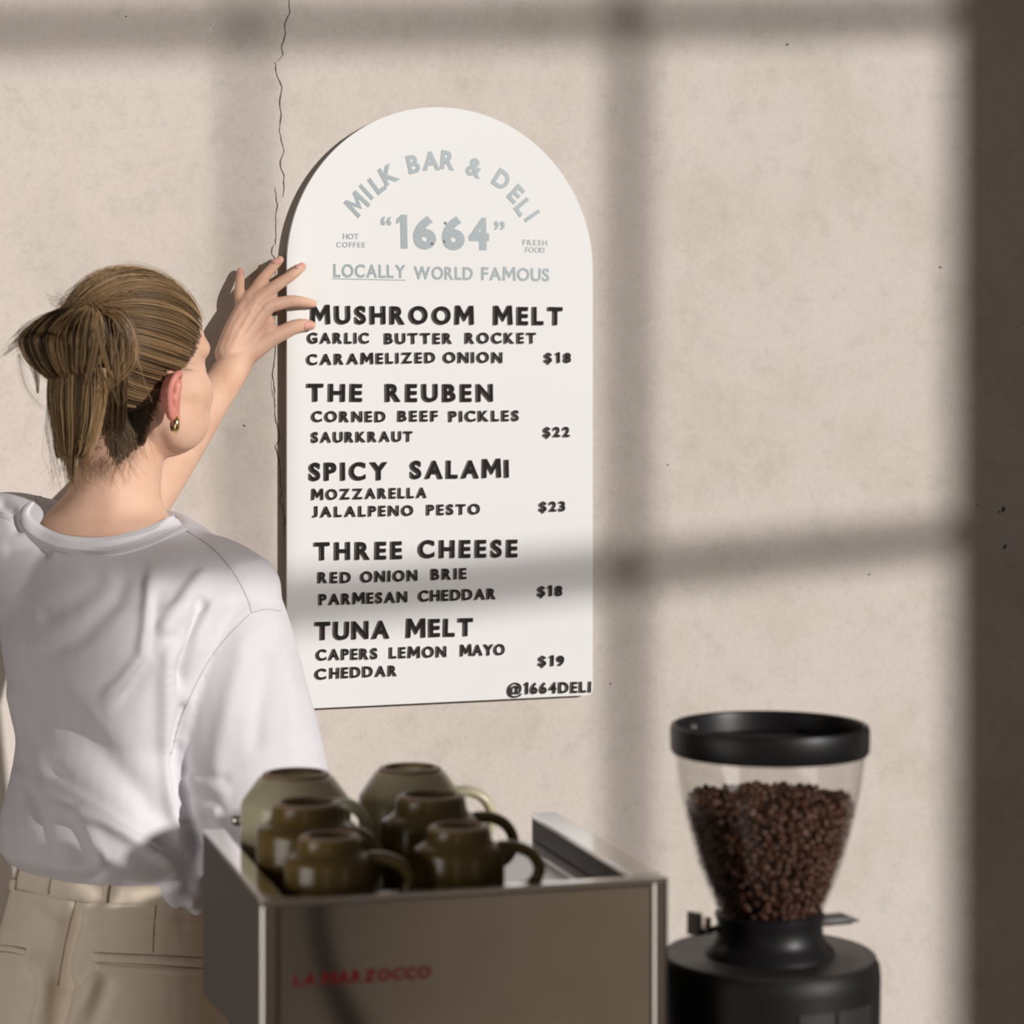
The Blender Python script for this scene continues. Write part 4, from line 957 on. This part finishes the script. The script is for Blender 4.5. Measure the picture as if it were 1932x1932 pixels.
# scalp cap
bm = bmesh.new(); NA, NE = 96, 40; grid = []
for i in range(NA):
    az = -180 + 360 * i / NA; lo = hair_lim(az) + 2; grid.append([bm.verts.new(Hc + ldir(az, lo + (90 - lo) * j / NE) * (rscalp(ldir(az, lo + (90 - lo) * j / NE)) + .0022 * min(1, j / 3))) for j in range(NE)])
for i in range(NA):
    for j in range(NE - 1): bm.faces.new((grid[i][j], grid[(i + 1) % NA][j], grid[(i + 1) % NA][j + 1], grid[i][j + 1]))
tv = bm.verts.new(Hc + hu * (rscalp(hu) + .0022))
for i in range(NA): bm.faces.new((grid[i][-1], grid[(i + 1) % NA][-1], tv))
cap = toned(bm, .16)
TIE = (ldir(184, 14)).normalized(); K = 18; S = []; tone = []; rad = []
clump = {}
def comb(az, el, lift, t0=0.0, t1=.96):
    d0 = ldir(az, el).normalized(); w_ = math.acos(max(-1, min(1, d0.dot(TIE)))); path = []
    for q in range(K):
        t = t0 + (t1 - t0) * q / (K - 1)
        d = d0 if w_ < 1e-3 else (d0 * math.sin((1 - t) * w_) + TIE * math.sin(t * w_)) / math.sin(w_)
        d.normalize(); path.append(Hc + d * (rscalp(d) + .0018 + lift * math.sin(math.pi * min(1, .12 + .75 * t)) + .004 * t))
    return path
cnt = 0
while cnt < 5600:
    az = random.uniform(-180, 180); el = math.degrees(math.asin(random.uniform(-.985, 1)))
    lo = hair_lim(az)
    if el < lo: continue
    if cnt < 1700: el = lo + abs(random.gauss(0, 5)) - (random.uniform(0, 5) if abs(az) > 100 else 0)
    elif abs(az) > 100 and el < lo + random.uniform(0, 7): continue
    cl = (round(az / 5), round(el / 5)); 
    if cl not in clump: clump[cl] = (random.gauss(0, 1), random.random())
    g_, c_ = clump[cl]
    p = comb(az, el, .0035 + .0022 * g_ * .5 + random.uniform(0, .002), 0, random.uniform(.8, .98))
    S.append(p); tone.append(np.clip(.285 + .15 * g_ + random.gauss(0, .13), .03, .95)); rad.append(random.uniform(.00032, .00050)); cnt += 1
# flyaways over the crown and short down at hairline and nape
for i in range(260):
    az = random.uniform(-180, 180); el = random.uniform(20, 88); p = comb(az, el, random.uniform(.006, .013), 0, random.uniform(.35, .8)); S.append(p); tone.append(random.uniform(.35, .7)); rad.append(.00022)
for i in range(60):
    az = random.choice((1, 1, -1)) * random.uniform(68, 104); lo = hair_lim(az); e0 = lo + random.uniform(-4, 4); ln = random.uniform(2, 7) * (1.0 if abs(az) > 95 else .5); dz = random.uniform(-34, 16); p = []
    for q in range(K):
        t = q / (K - 1); d = ldir(az + dz * t * t, e0 - ln * t); h_ = tb.ray_cast(Hc, d); rr2 = min(h_[3], .16) if h_[0] is not None else .1
        p.append(Hc + d * (rr2 + .0008 + .0018 * math.sin(math.pi * t)))
    S.append(p); tone.append(random.uniform(.3, .5)); rad.append(.00013)
# the nape, combed up from the neck to the tie, with down below it
NL = [(112, 836), (140, 858), (168, 868), (198, 868), (228, 859), (251, 839), (269, 812), (280, 785), (290, 757), (303, 730)]
NC = np.array(catmull(NL, 12)); bm = bmesh.new(); G = []
def on_head(x, y, lift):
    P_, n_ = hit(tb, x, y)
    if P_ is None or topx(P_)[2] > 2.90: return None
    return P_ + n_ * lift
for c_ in NC:
    row = []
    for q in range(12):
        t = q / 11; p = c_ * (1 - t) + np.array((185 + (c_[0] - 200) * .45, 705)) * t; v = on_head(p[0], p[1], .0012 + .003 * t)
        row.append(bm.verts.new(v) if v is not None else None)
    G.append(row)
for a, b in zip(G, G[1:]):
    for q in range(2, 11):
        f_ = (a[q], b[q], b[q + 1], a[q + 1])
        if all(v is not None and topx(v.co)[0] > 224 for v in f_): bm.faces.new(f_)
for v in [v for v in bm.verts if not v.link_faces]: bm.verts.remove(v)
patch = toned(bm, .05)  # dark tone puts the shade of ear and bun into the nape colour
for i in range(2400):
    c_ = NC[random.randrange(len(NC))]; tgt = np.array((182 + (c_[0] - 200) * .35, 660)); u0 = abs(random.gauss(0, .22)) - random.uniform(0, .10); bend = random.uniform(-10, 10); p = []
    for q in range(K):
        t = u0 + (1 - u0) * q / (K - 1); z = c_ * (1 - t) + tgt * t; v = on_head(z[0] + bend * math.sin(math.pi * t), z[1], .0012 + .0045 * max(t, 0) + .001 * random.random())
        if v is None: break
        p.append(v)
    if len(p) == K: S.append(p); tone.append(float(np.clip(random.gauss(.15, .12), .0, .6))); rad.append(random.uniform(.0004, .0006))  # nape strands darkened in tone for the same shade
for i in range(330):
    c_ = NC[random.randrange(8, len(NC) - 8)]; L_ = random.uniform(14, 58); sl_ = random.uniform(-.55, .45); cu_ = random.uniform(-14, 14); y0 = random.uniform(-16, 10); p = []
    for q in range(K):
        t = q / (K - 1); v = on_head(c_[0] + sl_ * L_ * t + cu_ * t * t, c_[1] + y0 + L_ * t, .0006 + .0016 * math.sin(math.pi * t) * random.uniform(.8, 1.2))
        if v is None: break
        p.append(v)
    if len(p) == K: S.append(p); tone.append(random.uniform(.22, .5)); rad.append(random.uniform(.00010, .00016))
hair = link('hair', join([cap, patch, strand_mesh([[tuple(v) for v in p] for p in S], rad, tone)]), m_hair, person, True); hair['label'] = 'dark blonde hair combed back'

def lock(n, guide, spread, d_spread, tone_mu, tone_sd=.12, rad_=.00045, k=5, fan=None):
    """n strands along a guide of (px, py, depth); spread is the half width in px at each guide point."""
    out = []; g = np.array(guide, float); sp = np.array(spread, float) if hasattr(spread, '__len__') else np.full(len(g), spread)
    for i in range(n):
        a, b = rng.normal(0, .5), rng.normal(0, .5); pts = []
        for j, (x, y, d) in enumerate(g):
            t = g[min(j + 1, len(g) - 1)] - g[max(j - 1, 0)]; nx, ny = -t[1], t[0]; l_ = math.hypot(nx, ny) + 1e-6
            e = rng.normal(0, .07)
            pts.append((x + nx / l_ * sp[j] * (a + e) * 1.0, y + ny / l_ * sp[j] * (a + e), d + b * d_spread))
        if fan: 
            cut = random.uniform(*fan); pts = [pts[0]] + pts[1:]
        c = np.array(catmull(pts, k)); 
        if fan: c = c[:max(4, int(len(c) * cut))]
        idx = np.linspace(0, len(c) - 1, K); c = np.stack([np.interp(idx, np.arange(len(c)), c[:, q]) for q in range(3)], 1)
        out.append([tuple(W(*q)) for q in c])
    return out, list(np.clip(rng.normal(tone_mu, tone_sd, n), .03, 1)), [rad_ * random.uniform(.75, 1.2) for _ in range(n)]
def bundle(name, locks, cores, parent):
    S, tn, rd = [], [], []
    for s_, t_, r_ in locks: S += s_; tn += t_; rd += r_
    return link(name, join(cores + [strand_mesh(S, rd, tn)]), m_hair, parent, True)
# bun
bm = bmesh.new()
ell(bm, W(122, 648, 2.705), RT * .0435, FW * .030, UP * .0385, 32)
ell(bm, W(216, 655, 2.725), RT * .0210, FW * .022, UP * .0400, 24)
ell(bm, W(168, 640, 2.725), RT * .0300, FW * .022, UP * .0360, 24)
cores = [toned(bm, .10)]
L = []
for i in range(46):                                   # the big loop folding down over the tie, lock by lock
    u = -1 + 2 * i / 45; u += random.uniform(-.02, .02); sq = math.sqrt(max(0, 1 - u * u)); xm = 118 + 78 * u
    dd = 2.702 - .040 * sq; tn = random.choice((.05, .22, .52, .74, .90, 1.0))  # random lock tones, bright end lifted to put sunlit gold into the colour
    L.append(lock(26, [(166 + 10 * u, 580, 2.700), (166 * .42 + xm * .58 + 6 * u, 594 + 10 * (1 - sq), 2.70 - .026 * sq), (xm, 636 + random.uniform(-5, 5), dd), (xm * .94 + 142 * .06, 668, dd + .003), (xm * .68 + 142 * .32, 698, 2.702 - .028 * sq), (140 + 34 * u, 720, 2.704)], (5, 9, 10, 9, 8, 7), .006, tn, .10))
for i in range(16):                                   # right hand loop
    u = -1 + 2 * i / 15
    L.append(lock(26, [(178, 582, 2.705), (222 + 8 * u, 598 + 6 * -u, 2.700), (244 + 13 * u, 648, 2.700 + .006 * u * u), (232 + 13 * u, 698, 2.705), (192 + 8 * u, 735, 2.712)], (4, 6, 6, 6, 6), .005, random.choice((.35, .5, .62, .7)), .1))
L.append(lock(40, [(158, 576, 2.694), (176, 604, 2.676), (188, 650, 2.668), (202, 694, 2.680), (214, 712, 2.690)], (3, 4, 4, 3, 2), .002, .78, .08))
L.append(lock(34, [(186, 592, 2.690), (182, 640, 2.668), (172, 690, 2.672), (160, 740, 2.685)], (5, 6, 6, 5), .003, .62, .1))
L.append(lock(34, [(140, 590, 2.690), (132, 640, 2.664), (120, 690, 2.672), (128, 720, 2.690)], (5, 6, 6, 4), .003, .75, .08))
for q in range(5):
    L.append(lock(20, [(150, 584, 2.698), (112, 590 + 2 * q, 2.69), (72, 606 + 3 * q, 2.69), (34, 634 + 4 * q, 2.70), (6 - 4 * q, 664 + 4 * q, 2.71)], (3, 5, 7, 8, 6), .006, .52, .12, .0003, fan=(.6, 1.0)))
L.append(lock(30, [(58, 676, 2.70), (66, 700, 2.70), (70, 722, 2.70), (71, 742, 2.70)], (9, 8, 5, 2), .006, .5, .1, .00025))
L.append(lock(9, [(36, 668, 2.70), (42, 706, 2.70), (56, 740, 2.71), (84, 772, 2.72)], (7, 8, 9, 10), .006, .55, .1, .00017))
for q in range(60):                                   # stray hairs round the tie
    x0 = random.uniform(110, 215); L.append(lock(2, [(x0, 588, 2.695), (x0 + random.uniform(-22, 22), 566, 2.69), (x0 + random.uniform(-45, 45), random.uniform(545, 575), 2.70)], 4, .004, .6, .1, .0002))
for q in range(26):
    x0 = random.uniform(140, 250); L.append(lock(2, [(x0, random.uniform(590, 640), 2.675), (x0 + random.uniform(-10, 30), 690, 2.672), (x0 + random.uniform(-10, 55), random.uniform(720, 770), 2.685)], 3, .004, .66, .1, .00022))
bun = bundle('bun', L, cores, hair)
# the tail hanging from the bun
bm = bmesh.new(); tube(bm, [W(146, 690, 2.712), W(140, 760, 2.715), W(138, 830, 2.735), W(137, 870, 2.755)], [.030, .026, .016, .005], 20, k=3, flat=.6)
cores = [toned(bm, .12)]; L = []
for i in range(30):
    u = -1 + 2 * i / 29; x0 = 146 + 48 * u; yend = 915 - 75 * abs(u) ** 1.5 + random.uniform(-25, 25) if u < .35 else 850 + random.uniform(-60, 60); dd = 2.702 - .016 * math.sqrt(1 - u * u)
    L.append(lock(24, [(x0, 694, dd), (x0 - 2, 750, dd), (142 + 38 * u, 810, dd + .012), (137 + 24 * u, 860, 2.728), (135 + 15 * u, yend, 2.752)], (6, 9, 9, 8, 6), .006, random.choice((.20, .48, .66, .80, .94)), .11, fan=(.74, 1.0)))
L.append(lock(46, [(186, 700, 2.69), (176, 750, 2.69), (164, 820, 2.705), (160, 870, 2.73), (152, 945, 2.757)], (8, 7, 6, 5, 4), .004, .66, .1, .0003, fan=(.8, 1.0)))
L.append(lock(24, [(132, 780, 2.70), (128, 850, 2.72), (130, 900, 2.745), (140, 950, 2.76)], (10, 8, 8, 8), .004, .66, .1, .00022, fan=(.7, 1.0)))
for i in range(40):
    x0 = random.uniform(92, 130); L.append(lock(1, [(x0, 740, 2.715), (x0 - random.uniform(0, 10), 810, 2.72), (x0 + random.uniform(-10, 12), 870, 2.74), (x0 + random.uniform(-25, 25), random.uniform(890, 930), 2.75)], 3, .004, .5, .1, .0002))
for i in range(16):                                   # darker hair hanging under the bun, close to the neck
    x0 = 158 + 5.2 * i; L.append(lock(26, [(x0, 700, 2.712), (x0 - 1, 752, 2.732), (x0 - 3, 800, 2.752), (x0 - 5 + .1 * i, 838 - .9 * i + random.uniform(-12, 14), 2.770)], (5, 6, 6, 4), .004, random.choice((.08, .16, .26)), .08, .00042, fan=(.78, 1.0)))
bundle('hair_tail', L, cores, hair)

# ------------------------------------------------------------------ added dark prop behind the camera, shaped for the band mirrored in the panel
m_navy = mat('navy_paint', (0.010, 0.013, 0.024), 0.45)
st = thing('reflection_prop', 'added dark navy prop behind the camera, mirrored as a band in the steel panel', 'reflection prop', (0.98, -0.95, 0))
bm = bmesh.new(); lathe(bm, [(0, .640), (.165, .640), (.178, .650), (.178, .672), (.165, .682), (0, .684)], 40, (0.98, -0.95, 0)); obj('prop_top', bm, m_navy, st, auto=40)
bm = bmesh.new(); tube(bm, [Vector((x, -0.95, z)) for x, z in ((.862, .645), (.866, .58), (.872, .52), (.878, .45), (.890, .39), (.908, .33), (.940, .26), (.975, .16), (.985, .03))], [.030, .026, .022, .021, .023, .025, .028, .032, .04], 18, k=4); obj('column', bm, m_navy, st, smooth=True)
bm = bmesh.new(); lathe(bm, [(0, 0), (.19, 0), (.19, .012), (.06, .028), (0, .03)], 40, (0.98, -0.95, 0)); obj('base', bm, m_navy, st, auto=40)
